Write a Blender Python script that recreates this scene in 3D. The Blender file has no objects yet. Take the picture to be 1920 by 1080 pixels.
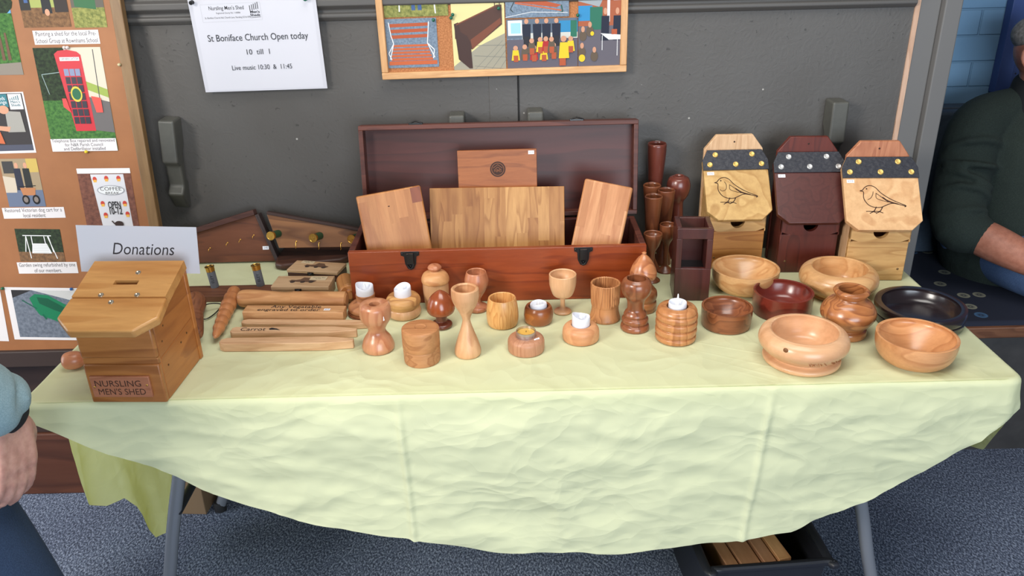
import bpy, math, random
from mathutils import Vector, Matrix, noise
from math import sin, cos, tan, pi, radians as rad, sqrt, atan2
random.seed(7)
SC = bpy.context.scene
COL = SC.collection

# ---------------------------------------------------------------- camera
F_PX = 1550.0; TILT = rad(24.6); ROLL = rad(-1.4); CAM = Vector((0, 0, 1.57))
CR = Matrix.Rotation(pi/2 - TILT, 3, 'X') @ Matrix.Rotation(ROLL, 3, 'Z')
cd = bpy.data.cameras.new('camera'); cam = bpy.data.objects.new('camera', cd); COL.objects.link(cam)
cd.sensor_width = 36; cd.lens = 36*F_PX/1920; cd.clip_start = 0.02
cam.matrix_world = Matrix.Translation(CAM) @ CR.to_4x4()
SC.camera = cam

# ---------------------------------------------------------------- light and exposure
SC.view_settings.view_transform = 'Standard'; SC.view_settings.look = 'None'
SC.view_settings.gamma = 1; SC.view_settings.exposure = 0.20
SC.view_settings.use_curve_mapping = False
W = bpy.data.worlds.new('world'); SC.world = W; W.use_nodes = True
W.node_tree.nodes['Background'].inputs[0].default_value = (0.80, 0.86, 1.0, 1)
W.node_tree.nodes['Background'].inputs[1].default_value = 0.13
def area(name, loc, target, sx, sy, power, col):
    l = bpy.data.lights.new(name, 'AREA'); l.shape = 'RECTANGLE'; l.size = sx; l.size_y = sy
    l.energy = power; l.color = col
    o = bpy.data.objects.new(name, l); COL.objects.link(o); o.location = loc
    o.rotation_euler = (Vector(target) - Vector(loc)).to_track_quat('-Z', 'Y').to_euler()
area('window_daylight_left', (-2.1, -0.5, 2.3), (0.2, 1.8, 0.8), 0.9, 0.8, 74, (1.0, 0.95, 0.88))
area('window_daylight_behind', (1.0, -2.6, 1.5), (0.2, 1.4, 0.5), 2.6, 1.6, 105, (0.80, 0.90, 1.0))
area('window_daylight_side', (-2.7, 1.15, 1.15), (-0.3, 1.7, 0.5), 1.3, 1.5, 26, (0.92, 0.96, 1.0))
area('ceiling_panel', (0.2, 1.0, 3.0), (0.2, 1.4, 0.0), 1.6, 1.0, 34, (1.0, 0.96, 0.9))

# ---------------------------------------------------------------- measuring from the photograph
def ray(px, py): return CR @ Vector(((px-960)/F_PX, -(py-540)/F_PX, -1.0))
TZ = 0.74
def at(px, py, z=TZ):
    d = ray(px, py); return CAM + d*((z-CAM.z)/d.z)
def aty(px, py, Y):
    d = ray(px, py); return CAM + d*(Y/d.y)
def depth(p): return -(CR.transposed() @ (Vector(p)-CAM)).z

# ---------------------------------------------------------------- materials
def lin(c):
    return tuple((x/255/12.92 if x/255 <= 0.04045 else ((x/255+0.055)/1.055)**2.4) for x in c)
MC = {}
def nodes(name):
    m = bpy.data.materials.new(name); m.use_nodes = True
    nt = m.node_tree; return m, nt, nt.nodes['Principled BSDF']
def N(nt, t, **kw):
    n = nt.nodes.new(t)
    for k, v in kw.items():
        if k in n.inputs: n.inputs[k].default_value = v
        else: setattr(n, k, v)
    return n
def plain(c, rough=0.6, metal=0.0, spec=0.5):
    k = ('p', c, rough, metal, spec)
    if k in MC: return MC[k]
    m, nt, b = nodes('paint_%02x%02x%02x' % tuple(int(x) for x in c))
    b.inputs['Base Color'].default_value = lin(c)+(1,)
    b.inputs['Roughness'].default_value = rough; b.inputs['Metallic'].default_value = metal
    b.inputs['Specular IOR Level'].default_value = spec
    MC[k] = m; return m
def mapping(nt, scale, loc=(0,0,0), rot=(0,0,0)):
    tc = N(nt, 'ShaderNodeTexCoord'); mp = N(nt, 'ShaderNodeMapping')
    mp.inputs['Scale'].default_value = scale; mp.inputs['Location'].default_value = loc
    mp.inputs['Rotation'].default_value = rot
    nt.links.new(tc.outputs['Object'], mp.inputs['Vector']); return mp, tc
def ramp(nt, fac, stops, interp='LINEAR'):
    r = N(nt, 'ShaderNodeValToRGB'); r.color_ramp.interpolation = interp
    e = r.color_ramp.elements
    while len(e) < len(stops): e.new(0.5)
    for i, (p, c) in enumerate(stops):
        e[i].position = p; e[i].color = lin(c)+(1,)
    nt.links.new(fac, r.inputs[0]); return r
def mixc(nt, a, b, fac, mode='MIX'):
    m = N(nt, 'ShaderNodeMix', data_type='RGBA', blend_type=mode)
    for v, s in ((a, 6), (b, 7)):
        if isinstance(v, tuple): m.inputs[s].default_value = v
        else: nt.links.new(v, m.inputs[s])
    if isinstance(fac, float): m.inputs[0].default_value = fac
    else: nt.links.new(fac, m.inputs[0])
    return m.outputs[2]
def bump(nt, b, h, strength, dist=0.001):
    bp = N(nt, 'ShaderNodeBump'); bp.inputs['Strength'].default_value = strength
    bp.inputs['Distance'].default_value = dist
    nt.links.new(h, bp.inputs['Height']); nt.links.new(bp.outputs[0], b.inputs['Normal'])
GR = {'X': (0.13, 1, 1), 'Y': (1, 0.13, 1), 'Z': (1, 1, 0.13)}
def wood(key, light, dark, grain='Z', scale=16, rings=7, rough=0.45, seed=0, strips=None, tilt=(0,0,0), knots=0, contrast=0.68, coat=0.0):
    k = ('w', key, grain, seed, strips, tilt)
    if k in MC: return MC[k]
    m, nt, b = nodes('wood_'+key)
    g = GR[grain]
    mp, tc = mapping(nt, tuple(s*scale for s in g), (seed*3.7, seed*1.3, seed*2.1), tilt)
    vec = mp.outputs[0]
    n1 = N(nt, 'ShaderNodeTexNoise', Scale=1.0, Detail=2.0, Roughness=0.45, Distortion=0.25)
    mul = N(nt, 'ShaderNodeMath', operation='MULTIPLY'); mul.inputs[1].default_value = rings
    pp = N(nt, 'ShaderNodeMath', operation='FRACT')
    n2 = N(nt, 'ShaderNodeTexNoise', Scale=9.0, Detail=4.0, Roughness=0.6)
    n3 = N(nt, 'ShaderNodeTexNoise', Scale=0.5, Detail=1.0)
    for n in (n1, n2, n3): nt.links.new(vec, n.inputs['Vector'])
    if strips:
        sp = N(nt, 'ShaderNodeSeparateXYZ'); nt.links.new(tc.outputs['Object'], sp.inputs[0])
        fl = N(nt, 'ShaderNodeMath', operation='DIVIDE'); fl.inputs[1].default_value = strips
        nt.links.new(sp.outputs[0], fl.inputs[0])
        f2 = N(nt, 'ShaderNodeMath', operation='FLOOR'); nt.links.new(fl.outputs[0], f2.inputs[0])
        w1 = N(nt, 'ShaderNodeTexWhiteNoise', noise_dimensions='1D')
        ad = N(nt, 'ShaderNodeMath', operation='ADD'); ad.inputs[1].default_value = seed*7.3
        nt.links.new(f2.outputs[0], ad.inputs[0]); nt.links.new(ad.outputs[0], w1.inputs['W'])
        # staves butt-joined along their length
        zz = N(nt, 'ShaderNodeMath', operation='MULTIPLY_ADD'); zz.inputs[1].default_value = 4.5
        nt.links.new(sp.outputs[2], zz.inputs[0])
        w5 = N(nt, 'ShaderNodeMath', operation='MULTIPLY'); w5.inputs[1].default_value = 9.0
        nt.links.new(w1.outputs[0], w5.inputs[0]); nt.links.new(w5.outputs[0], zz.inputs[2])
        zf = N(nt, 'ShaderNodeMath', operation='FLOOR'); nt.links.new(zz.outputs[0], zf.inputs[0])
        wt = N(nt, 'ShaderNodeMath', operation='MULTIPLY_ADD'); wt.inputs[1].default_value = 17.0
        nt.links.new(zf.outputs[0], wt.inputs[0]); nt.links.new(ad.outputs[0], wt.inputs[2])
        w2 = N(nt, 'ShaderNodeTexWhiteNoise', noise_dimensions='1D'); nt.links.new(wt.outputs[0], w2.inputs['W'])
        va = N(nt, 'ShaderNodeVectorMath', operation='ADD')
        sc = N(nt, 'ShaderNodeVectorMath', operation='SCALE'); sc.inputs[3].default_value = 40.0
        nt.links.new(w2.outputs['Color'], sc.inputs[0]); nt.links.new(vec, va.inputs[0]); nt.links.new(sc.outputs[0], va.inputs[1])
        for n in (n1, n2): nt.links.new(va.outputs[0], n.inputs['Vector'])
    nt.links.new(n1.outputs[0], mul.inputs[0]); nt.links.new(mul.outputs[0], pp.inputs[0])
    lo = tuple(d*(contrast)+l*(1-contrast) for l, d in zip(light, dark)) if contrast < 1 else dark
    mid = tuple((a*2+c)/3 for a, c in zip(light, lo))
    r = ramp(nt, pp.outputs[0], [(0.0, light), (0.62, mid), (0.9, lo), (1.0, mid)])
    r2 = ramp(nt, n2.outputs[0], [(0.3, (236,230,224)), (0.7, (255,255,255))])
    col = mixc(nt, r.outputs[0], r2.outputs[0], 1.0, 'MULTIPLY')
    r3 = ramp(nt, n3.outputs[0], [(0.3, (238,232,226)), (0.7, (255,255,255))])
    col = mixc(nt, col, r3.outputs[0], 1.0, 'MULTIPLY')
    if strips:
        r4 = ramp(nt, w2.outputs[0], [(0.0, (215,196,176)), (1.0, (255,255,255))])
        col = mixc(nt, col, r4.outputs[0], 1.0, 'MULTIPLY')
    if knots:
        v = N(nt, 'ShaderNodeTexVoronoi', Scale=float(knots)); v.inputs['Randomness'].default_value = 1.0
        m2, _ = mapping(nt, (1, 1, 1), (seed*1.1, seed*0.7, 0)); nt.links.new(m2.outputs[0], v.inputs['Vector'])
        kr = ramp(nt, v.outputs['Distance'], [(0.03, (70,70,70)), (0.10, (190,190,190)), (0.2, (255,255,255))])
        col = mixc(nt, col, mixc(nt, lin(dark)+(1,), (1,1,1,1), kr.outputs[0]), 0.85, 'MULTIPLY')
    nt.links.new(col, b.inputs['Base Color'])
    b.inputs['Roughness'].default_value = rough
    b.inputs['Coat Weight'].default_value = coat; b.inputs['Coat Roughness'].default_value = 0.22
    bump(nt, b, n2.outputs[0], 0.15, 0.0006)
    MC[k] = m; return m
def mottled(key, c1, c2, scale=40, rough=0.8, bstr=0.0, bdist=0.002, detail=4, stops=(0.35, 0.65), map_scale=(1,1,1), trans=0.0, metal=0.0):
    k = ('m', key)
    if k in MC: return MC[k]
    m, nt, b = nodes(key)
    mp, _ = mapping(nt, map_scale)
    n = N(nt, 'ShaderNodeTexNoise', Scale=float(scale), Detail=float(detail), Roughness=0.6); nt.links.new(mp.outputs[0], n.inputs['Vector'])
    r = ramp(nt, n.outputs[0], [(stops[0], c1), (stops[1], c2)])
    nt.links.new(r.outputs[0], b.inputs['Base Color']); b.inputs['Roughness'].default_value = rough
    b.inputs['Metallic'].default_value = metal
    if bstr: bump(nt, b, n.outputs[0], bstr, bdist)
    MC[k] = m; return m

# ---------------------------------------------------------------- mesh building
class MB:
    def __init__(s): s.v = []; s.f = []; s.mi = []; s.mats = []
    def mid(s, m):
        if m is None: return 0
        if m not in s.mats: s.mats.append(m)
        return s.mats.index(m)
    def add(s, vs, fs, m=None, M=None):
        o = len(s.v); i = s.mid(m)
        for v in vs:
            v = Vector(v); s.v.append(M @ v if M else v)
        for f in fs: s.f.append([a+o for a in f]); s.mi.append(i)
        return s
    def box(s, x0, x1, y0, y1, z0, z1, m=None, M=None):
        vs = [(x,y,z) for z in (z0,z1) for y in (y0,y1) for x in (x0,x1)]
        return s.add(vs, [(0,2,3,1),(4,5,7,6),(0,1,5,4),(2,6,7,3),(0,4,6,2),(1,3,7,5)], m, M)
    def lathe(s, prof, n=48, m=None, M=None):
        vs = []; fs = []
        for q in prof:
            r, z = q[:2]
            for i in range(n):
                a = 2*pi*i/n; vs.append((r*cos(a), r*sin(a), z))
        for j in range(len(prof)-1):
            for i in range(n):
                k = (i+1) % n
                fs.append((j*n+i, j*n+k, (j+1)*n+k, (j+1)*n+i))
        fs.append(tuple(reversed(range(n)))); fs.append(tuple(range((len(prof)-1)*n, len(prof)*n)))
        return s.add(vs, fs, m, M)
    def prism(s, pts, a, b, m=None, M=None, plane='XY'):
        # pts: outline; extruded between a and b along the third axis
        def P(p, t):
            return (p[0], p[1], t) if plane == 'XY' else ((p[0], t, p[1]) if plane == 'XZ' else (t, p[0], p[1]))
        n = len(pts); vs = [P(p, a) for p in pts]+[P(p, b) for p in pts]
        fs = [tuple(range(n-1, -1, -1)), tuple(range(n, 2*n))]+[(i, (i+1) % n, n+(i+1) % n, n+i) for i in range(n)]
        return s.add(vs, fs, m, M)
    def tube(s, path, rad_, n=12, m=None, M=None, cap=True, sq=1.0):
        path = [Vector(p) for p in path]
        if not hasattr(rad_, '__len__'): rad_ = [rad_]*len(path)
        if cap:   # rounded ends
            a, b_ = path[0], path[-1]
            d0 = (path[1]-a).normalized(); d1 = (b_-path[-2]).normalized()
            pre = [(a-d0*rad_[0]*sin(t), rad_[0]*cos(t)) for t in (1.5, 1.1, 0.6)]
            post = [(b_+d1*rad_[-1]*sin(t), rad_[-1]*cos(t)) for t in (0.6, 1.1, 1.5)]
            path = [p for p, _ in pre]+path+[p for p, _ in post]
            rad_ = [r for _, r in pre]+list(rad_)+[r for _, r in post]
        vs = []; fs = []; up = None
        for i, p in enumerate(path):
            d = (path[min(i+1, len(path)-1)]-path[max(i-1, 0)]).normalized()
            if up is None:
                up = d.orthogonal().normalized()
            up = (up-d*up.dot(d)).normalized(); sd = d.cross(up)
            for k in range(n):
                t = 2*pi*k/n; vs.append(p+up*cos(t)*rad_[i]+sd*sin(t)*rad_[i]*sq)
        for j in range(len(path)-1):
            for i in range(n):
                k = (i+1) % n; fs.append((j*n+i, j*n+k, (j+1)*n+k, (j+1)*n+i))
        fs.append(tuple(reversed(range(n)))); fs.append(tuple(range((len(path)-1)*n, len(path)*n)))
        return s.add(vs, fs, m, M)
    def ell(s, c, r, n=20, m=None, M=None):
        vs = []; fs = []; k = n//2
        for j in range(k+1):
            t = pi*j/k
            for i in range(n):
                a = 2*pi*i/n
                vs.append((c[0]+r[0]*max(sin(t),0.01)*cos(a), c[1]+r[1]*max(sin(t),0.01)*sin(a), c[2]-r[2]*cos(t)))
        for j in range(k):
            for i in range(n):
                q = (i+1) % n; fs.append((j*n+i, j*n+q, (j+1)*n+q, (j+1)*n+i))
        fs.append(tuple(reversed(range(n)))); fs.append(tuple(range(k*n, (k+1)*n)))
        return s.add(vs, fs, m, M)
    def build(s, name, mat=None, parent=None, bevel=0, smooth=True, loc=None, rot=None, seg=2, angle=40):
        me = bpy.data.meshes.new(name); me.from_pydata([tuple(v) for v in s.v], [], s.f)
        if s.mats:
            for m in s.mats: me.materials.append(m)
            me.polygons.foreach_set('material_index', s.mi)
        elif mat: me.materials.append(mat)
        me.update()
        if smooth:
            me.shade_smooth(); me.set_sharp_from_angle(angle=rad(angle))
        o = bpy.data.objects.new(name, me); COL.objects.link(o)
        if parent: o.parent = parent
        if loc is not None: o.location = loc
        if rot is not None: o.rotation_euler = rot
        if bevel:
            b = o.modifiers.new('bevel', 'BEVEL'); b.width = bevel; b.segments = seg; b.limit_method = 'ANGLE'; b.angle_limit = rad(38)
        return o
def tag(o, label, cat, group=None):
    o['label'] = label; o['category'] = cat
    if group: o['group'] = group
    return o
def thing(name, label, cat, loc=(0,0,0), rz=0, group=None, rot=None):
    o = bpy.data.objects.new(name, None); COL.objects.link(o); o.empty_display_size = 0.02
    o.location = loc; o.rotation_euler = rot if rot else (0, 0, rz)
    return tag(o, label, cat, group)
def struct(o): o['kind'] = 'structure'; return o
def frame_from(tl, tr, bl):
    """matrix: origin at bl corner, x to the right, y up, z out of the sheet"""
    x = (tr-tl).normalized(); y = (tl-bl); y = (y-x*y.dot(x)).normalized(); z = x.cross(y)
    M = Matrix((x, y, z)).transposed().to_4x4(); M.translation = bl
    return M, (tr-tl).length, (tl-bl).length
TXT = {}
def text_geo(t, size=1.0, shear=0.0, bold=0.0):
    k = (t, shear, bold)
    if k not in TXT:
        cu = bpy.data.curves.new('t', 'FONT'); cu.body = t; cu.size = 1; cu.align_x = 'CENTER'; cu.align_y = 'CENTER'
        cu.shear = shear; cu.resolution_u = 3; cu.offset = bold
        o = bpy.data.objects.new('t', cu); COL.objects.link(o)
        dg = bpy.context.evaluated_depsgraph_get(); me = bpy.data.meshes.new_from_object(o.evaluated_get(dg))
        TXT[k] = ([tuple(v.co) for v in me.vertices], [tuple(p.vertices) for p in me.polygons])
        bpy.data.objects.remove(o); bpy.data.curves.remove(cu); bpy.data.meshes.remove(me)
    v, f = TXT[k]
    w = (max(a[0] for a in v)-min(a[0] for a in v)) if v else 1
    return [(a[0]*size, a[1]*size, 0) for a in v], f, w*size
def put_text(mb, t, cx, cy, z, mat, width=None, size=None, shear=0.0, sy=1.0, M=None, bold=0.0):
    v, f, w = text_geo(t, 1.0, shear, bold)
    s = width/w if width else size
    s_y = (size if size and width else s)*sy
    mb.add([(cx+a[0]*s, cy+a[1]*s_y, z) for a in v], f, mat, M)
class Sheet:
    """flat printed sheet; shapes in unit coordinates, y up"""
    def __init__(s, w, h, base, thick=0.0006):
        s.w = w; s.h = h; s.mb = MB(); s.z = thick; s.mb.box(0, w, 0, h, 0, thick, base); s.n = 0
    def zz(s): s.n += 1; return s.z+0.00006*s.n
    def rect(s, x0, y0, x1, y1, m): return s.poly([(x0,y0),(x1,y0),(x1,y1),(x0,y1)], m)
    def poly(s, pts, m):
        z = s.zz(); n = len(pts)
        A = sum(pts[i][0]*pts[(i+1)%n][1]-pts[(i+1)%n][0]*pts[i][1] for i in range(n))
        if A < 0: pts = pts[::-1]
        s.mb.add([(x*s.w, y*s.h, z) for x, y in pts], [tuple(range(n))], m); return s
    def oval(s, cx, cy, rx, ry, m, n=20):
        return s.poly([(cx+rx*cos(2*pi*i/n), cy+ry*sin(2*pi*i/n)) for i in range(n)], m)
    def line(s, pts, t, m):
        for (a, b), (c, d) in zip(pts, pts[1:]):
            A = Vector((a*s.w, b*s.h)); B = Vector((c*s.w, d*s.h)); dd = (B-A)
            if dd.length < 1e-7: continue
            nn = Vector((-dd.y, dd.x)).normalized()*t/2; z = s.z+0.00006*(s.n+1)
            q = [A-nn, B-nn, B+nn, A+nn]; s.mb.add([(p.x, p.y, z) for p in q], [(0,1,2,3)], m)
        s.n += 1; return s
    def text(s, t, cx, cy, width, m, h=None, shear=0.0, bold=0.0):
        put_text(s.mb, t, cx*s.w, cy*s.h, s.zz(), m, width=width*s.w, size=h, shear=shear, bold=bold); return s
    def build(s, name, M, parent=None):
        o = s.mb.build(name, smooth=False)
        if parent: o.parent = parent; o.matrix_local = M
        else: o.matrix_world = M
        return o
def catmull(pts, sub=4):
    out = []; n = len(pts)
    for i in range(n-1):
        p0 = pts[max(i-1,0)]; p1 = pts[i]; p2 = pts[i+1]; p3 = pts[min(i+2,n-1)]
        for k in range(sub):
            t = k/sub
            out.append(tuple(0.5*(2*b+(c-a)*t+(2*a-5*b+4*c-d)*t*t+(3*b-a-3*c+d)*t**3) for a, b, c, d in zip(p0, p1, p2, p3)))
    out.append(tuple(pts[-1])); return out
def sharp_prof(prof):
    """profile where a third item True marks a corner; smooth spline between corners"""
    seg = []; cur = []; out = []
    for p in prof:
        cur.append((p[0], p[1]))
        if len(p) > 2 and len(cur) > 1:
            out += catmull(cur, 5); cur = [(p[0], p[1])]
    if len(cur) > 1: out += catmull(cur, 5)
    res = []
    for p in out:
        if not res or abs(p[0]-res[-1][0])+abs(p[1]-res[-1][1]) > 1e-6: res.append((max(p[0], 0.0), p[1]))
    return res

# ---------------------------------------------------------------- palette of woods
BEECH = wood('beech', (226,178,134), (196,140,98), scale=14, rings=5, rough=0.42, seed=1)
BEECHX = wood('beech_cross', (224,170,124), (190,130,88), grain='X', scale=16, rings=6, rough=0.42, seed=2)
SYC = wood('sycamore', (233,190,146), (205,150,105), scale=10, rings=5, rough=0.35, seed=3, coat=0.2)
SYCX = wood('sycamore_cross', (232,186,132), (204,146,92), grain='X', scale=12, rings=7, rough=0.33, seed=4, coat=0.25)
CHERRY = wood('cherry', (205,138,100), (160,92,62), scale=16, rings=6, rough=0.38, seed=5, coat=0.2)
CHERRYX = wood('cherry_cross', (226,166,114), (192,128,80), grain='X', scale=12, rings=6, rough=0.34, seed=6, coat=0.3)
OAKT = wood('oak_turned', (196,142,98), (156,100,62), grain='X', scale=22, rings=9, rough=0.5, seed=7)
OAKC = wood('oak_cup', (206,146,96), (150,94,56), grain='Z', scale=26, rings=10, rough=0.42, seed=8)
PINE = wood('pine', (240,190,122), (214,150,84), grain='Z', scale=20, rings=9, rough=0.4, seed=9, coat=0.15)
YEW = wood('yew', (188,110,66), (122,62,36), grain='X', scale=16, rings=9, rough=0.3, seed=10, coat=0.4)
OLIVE = wood('olive', (200,134,82), (128,72,42), grain='X', scale=14, rings=12, rough=0.28, seed=11, coat=0.5, tilt=(0.3,0.5,0.2))
WALNUT = wood('walnut', (158,96,62), (104,58,36), grain='Z', scale=18, rings=7, rough=0.3, seed=12, coat=0.45)
WALNUTX = wood('walnut_cross', (160,98,62), (108,60,38), grain='X', scale=20, rings=10, rough=0.3, seed=13, coat=0.4, tilt=(0,0.5,0))
RED = wood('padauk', (132,52,40), (88,28,24), grain='X', scale=14, rings=5, rough=0.28, seed=14, coat=0.5)
EBONY = wood('ebony', (40,30,34), (24,18,22), grain='X', scale=14, rings=5, rough=0.25, seed=15, coat=0.5)
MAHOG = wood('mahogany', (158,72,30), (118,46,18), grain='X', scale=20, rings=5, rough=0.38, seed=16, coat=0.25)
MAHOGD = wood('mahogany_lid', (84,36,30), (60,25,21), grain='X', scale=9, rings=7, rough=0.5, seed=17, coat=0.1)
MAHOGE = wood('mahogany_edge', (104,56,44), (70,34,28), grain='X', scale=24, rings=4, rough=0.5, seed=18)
DARKRED = wood('dark_red_stain', (84,40,36), (56,24,22), grain='Z', scale=14, rings=4, rough=0.35, seed=19, coat=0.3)
WENGE = wood('wenge', (124,82,60), (88,54,40), grain='X', scale=22, rings=5, rough=0.45, seed=20)
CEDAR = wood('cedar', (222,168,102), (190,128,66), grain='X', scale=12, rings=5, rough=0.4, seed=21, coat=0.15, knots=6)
CEDARF = wood('cedar_shaded', (188,126,68), (146,88,42), grain='X', scale=12, rings=5, rough=0.4, seed=22, coat=0.15, knots=7)  # lid cedar made darker: shade on the box front put into the colour
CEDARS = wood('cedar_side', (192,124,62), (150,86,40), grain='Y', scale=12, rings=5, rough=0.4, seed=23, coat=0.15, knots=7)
PINER = wood('pine_roof', (216,180,118), (182,140,80), grain='Z', scale=9, rings=6, rough=0.55, seed=24)
PINER2 = wood('pine_roof_pale', (226,184,136), (204,154,106), grain='Z', scale=9, rings=5, rough=0.55, seed=25, knots=9)
PINEB = wood('pine_body', (214,172,112), (178,130,74), grain='X', scale=18, rings=9, rough=0.55, seed=26)
PINEE = wood('pine_end', (232,196,156), (206,164,124), grain='Z', scale=24, rings=6, rough=0.6, seed=27)
FRAMEW = wood('pale_frame', (226,182,132), (204,154,104), grain='X', scale=24, rings=5, rough=0.5, seed=28)
STAKE = wood('stake', (228,190,150), (204,158,116), grain='X', scale=20, rings=5, rough=0.5, seed=29)
STAKE2 = wood('stake_oak', (216,166,116), (182,126,80), grain='X', scale=20, rings=5, rough=0.5, seed=30)
BOXW = wood('trinket', (214,182,144), (186,148,110), grain='X', scale=20, rings=5, rough=0.5, seed=31)
BOARD1 = wood('board_beech', (210,150,92), (184,118,66), grain='Z', scale=16, rings=3, rough=0.45, seed=32, strips=0.022)
BOARD2 = wood('board_oak', (206,158,98), (160,108,56), grain='Z', scale=20, rings=8, rough=0.45, seed=33, strips=0.026)
BOARD3 = wood('board_pale', (222,166,118), (196,132,86), grain='Z', scale=20, rings=3, rough=0.45, seed=34, strips=0.021)
PLAQUE = wood('plaque', (166,100,54), (132,74,36), grain='X', scale=26, rings=5, rough=0.45, seed=35)
WALLGREY = None
BLACK = plain((18,18,20), 0.35); INK = plain((28,26,30), 0.7); BURN = plain((62,34,20), 0.8)
WHITE = plain((236,236,240), 0.5); PAPER = plain((204,204,212), 0.55); STEEL = plain((190,190,190), 0.25, 1.0)
BRASS = plain((216,170,84), 0.28, 1.0); DARK = plain((12,11,11), 0.9)

def price(parent, M, w=0.016, h=0.009, t='£5'):
    s = Sheet(w, h, WHITE, 0.0003); s.rect(0.04, 0.08, 0.96, 0.92, plain((240,240,244), 0.5))
    s.text(t, 0.5, 0.5, 0.62, plain((70,74,110), 0.7), h=h*0.8)
    o = s.build('price_label', M, parent); o['label'] = 'white handwritten price sticker'; return o

# ================================================================= THE SETTING
# floor: blue grey carpet
m, nt, b = nodes('blue_grey_carpet')
mp, tc = mapping(nt, (1,1,1))
n1 = N(nt, 'ShaderNodeTexNoise', Scale=220.0, Detail=3.0, Roughness=0.75); n2 = N(nt, 'ShaderNodeTexNoise', Scale=3.0, Detail=2.0)
mp2, _ = mapping(nt, (1, 0.6, 1), rot=(0,0,0.6))
nt.links.new(mp2.outputs[0], n1.inputs['Vector']); nt.links.new(mp.outputs[0], n2.inputs['Vector'])
r = ramp(nt, n1.outputs[0], [(0.38, (48,56,74)), (0.5, (92,104,128)), (0.62, (166,178,200))])
r2 = ramp(nt, n2.outputs[0], [(0.3, (215,215,220)), (0.7, (255,255,255))])
nt.links.new(mixc(nt, r.outputs[0], r2.outputs[0], 1.0, 'MULTIPLY'), b.inputs['Base Color'])
b.inputs['Roughness'].default_value = 0.95; bump(nt, b, n1.outputs[0], 0.8, 0.004)
struct(MB().box(-4, 4, -2.5, 4.0, -0.05, 0).build('floor', m, smooth=False))

WY = 2.08
m, nt, b = nodes('scuffed_grey_paint')
mp, tc = mapping(nt, (1,1,1))
n1 = N(nt, 'ShaderNodeTexNoise', Scale=2.2, Detail=3.0); n2 = N(nt, 'ShaderNodeTexNoise', Scale=260.0, Detail=2.0)
v1 = N(nt, 'ShaderNodeTexVoronoi', Scale=9.0); n3 = N(nt, 'ShaderNodeTexNoise', Scale=34.0, Detail=3.0, Distortion=2.5)
for n in (n1, n2, v1, n3): nt.links.new(mp.outputs[0], n.inputs['Vector'])
r = ramp(nt, n1.outputs[0], [(0.35, (79,76,73)), (0.65, (88,86,84))])
rc = ramp(nt, v1.outputs['Distance'], [(0.018, (205,200,190)), (0.026, (0,0,0))])
sc = ramp(nt, n3.outputs[0], [(0.68, (255,255,255)), (0.72, (196,196,196))])
c = mixc(nt, r.outputs[0], sc.outputs[0], 1.0, 'MULTIPLY')
c = mixc(nt, c, (0.6,0.58,0.54,1), rc.outputs[0])
nt.links.new(c, b.inputs['Base Color']); b.inputs['Roughness'].default_value = 0.55
bump(nt, b, n3.outputs[0], 0.25, 0.003)
WALLGREY = m
struct(MB().box(-2.6, 0.985, WY, WY+0.03, 0, 2.4).build('wall_back', WALLGREY, smooth=False))
# rail moulding across the grey wall
prof = [(0, 1.335), (-0.006, 1.337), (-0.014, 1.345), (-0.014, 1.352), (-0.008, 1.356), (-0.008, 1.362), (-0.022, 1.372), (-0.022, 1.386), (-0.010, 1.392), (-0.010, 1.398), (-0.016, 1.402), (-0.016, 1.43), (0, 1.432)]
struct(MB().prism([(WY+a, z) for a, z in prof][::-1], -2.6, 0.985, plane='YZ').build('trim_1', plain((84,82,80), 0.5), smooth=False, bevel=0.002))
struct(MB().box(-0.045, 0.026, WY-0.004, WY, 0.5, 1.335).build('trim_2', WALLGREY, smooth=False, bevel=0.0015))
struct(MB().box(0.026, 0.030, WY-0.0015, WY, 0.5, 1.335).build('trim_3', plain((30,29,29),0.8), smooth=False))
struct(MB().box(0.985, 0.997, WY-0.004, WY+0.03, 0.0, 2.4).build('trim_4', wood('bare_strip', (214,180,156), (190,152,126), seed=40), smooth=False))
struct(MB().box(0.997, 1.048, WY-0.002, WY+0.06, 0.0, 2.4).box(1.048, 1.090, WY-0.022, WY+0.06, 0.0, 2.4).build('trim_5', plain((106,105,104), 0.5), smooth=False, bevel=0.003))
struct(MB().box(1.050, 1.088, WY+0.06, 2.78, 0.0, 2.4).build('wall_alcove_side', plain((52,51,51), 0.7), smooth=False))
# low brown boarding behind the display board on the left
struct(MB().box(-2.6, -0.45, 2.02, WY, 0.0, 0.215).build('baseboard_left', wood('brown_board', (96,58,42), (66,38,28), grain='X', scale=8, rings=5, seed=41), smooth=False, bevel=0.004))
struct(MB().box(-2.6, -0.45, 2.028, WY, 0.215, 0.50).build('wall_left_boarding', wood('dark_board', (62,46,42), (44,32,30), grain='X', scale=8, rings=4, seed=42), smooth=False, bevel=0.003))
struct(MB().box(-0.45, 1.09, WY-0.02, WY, 0.0, 0.10).build('baseboard_back', plain((70,68,66), 0.6), smooth=False))
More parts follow.
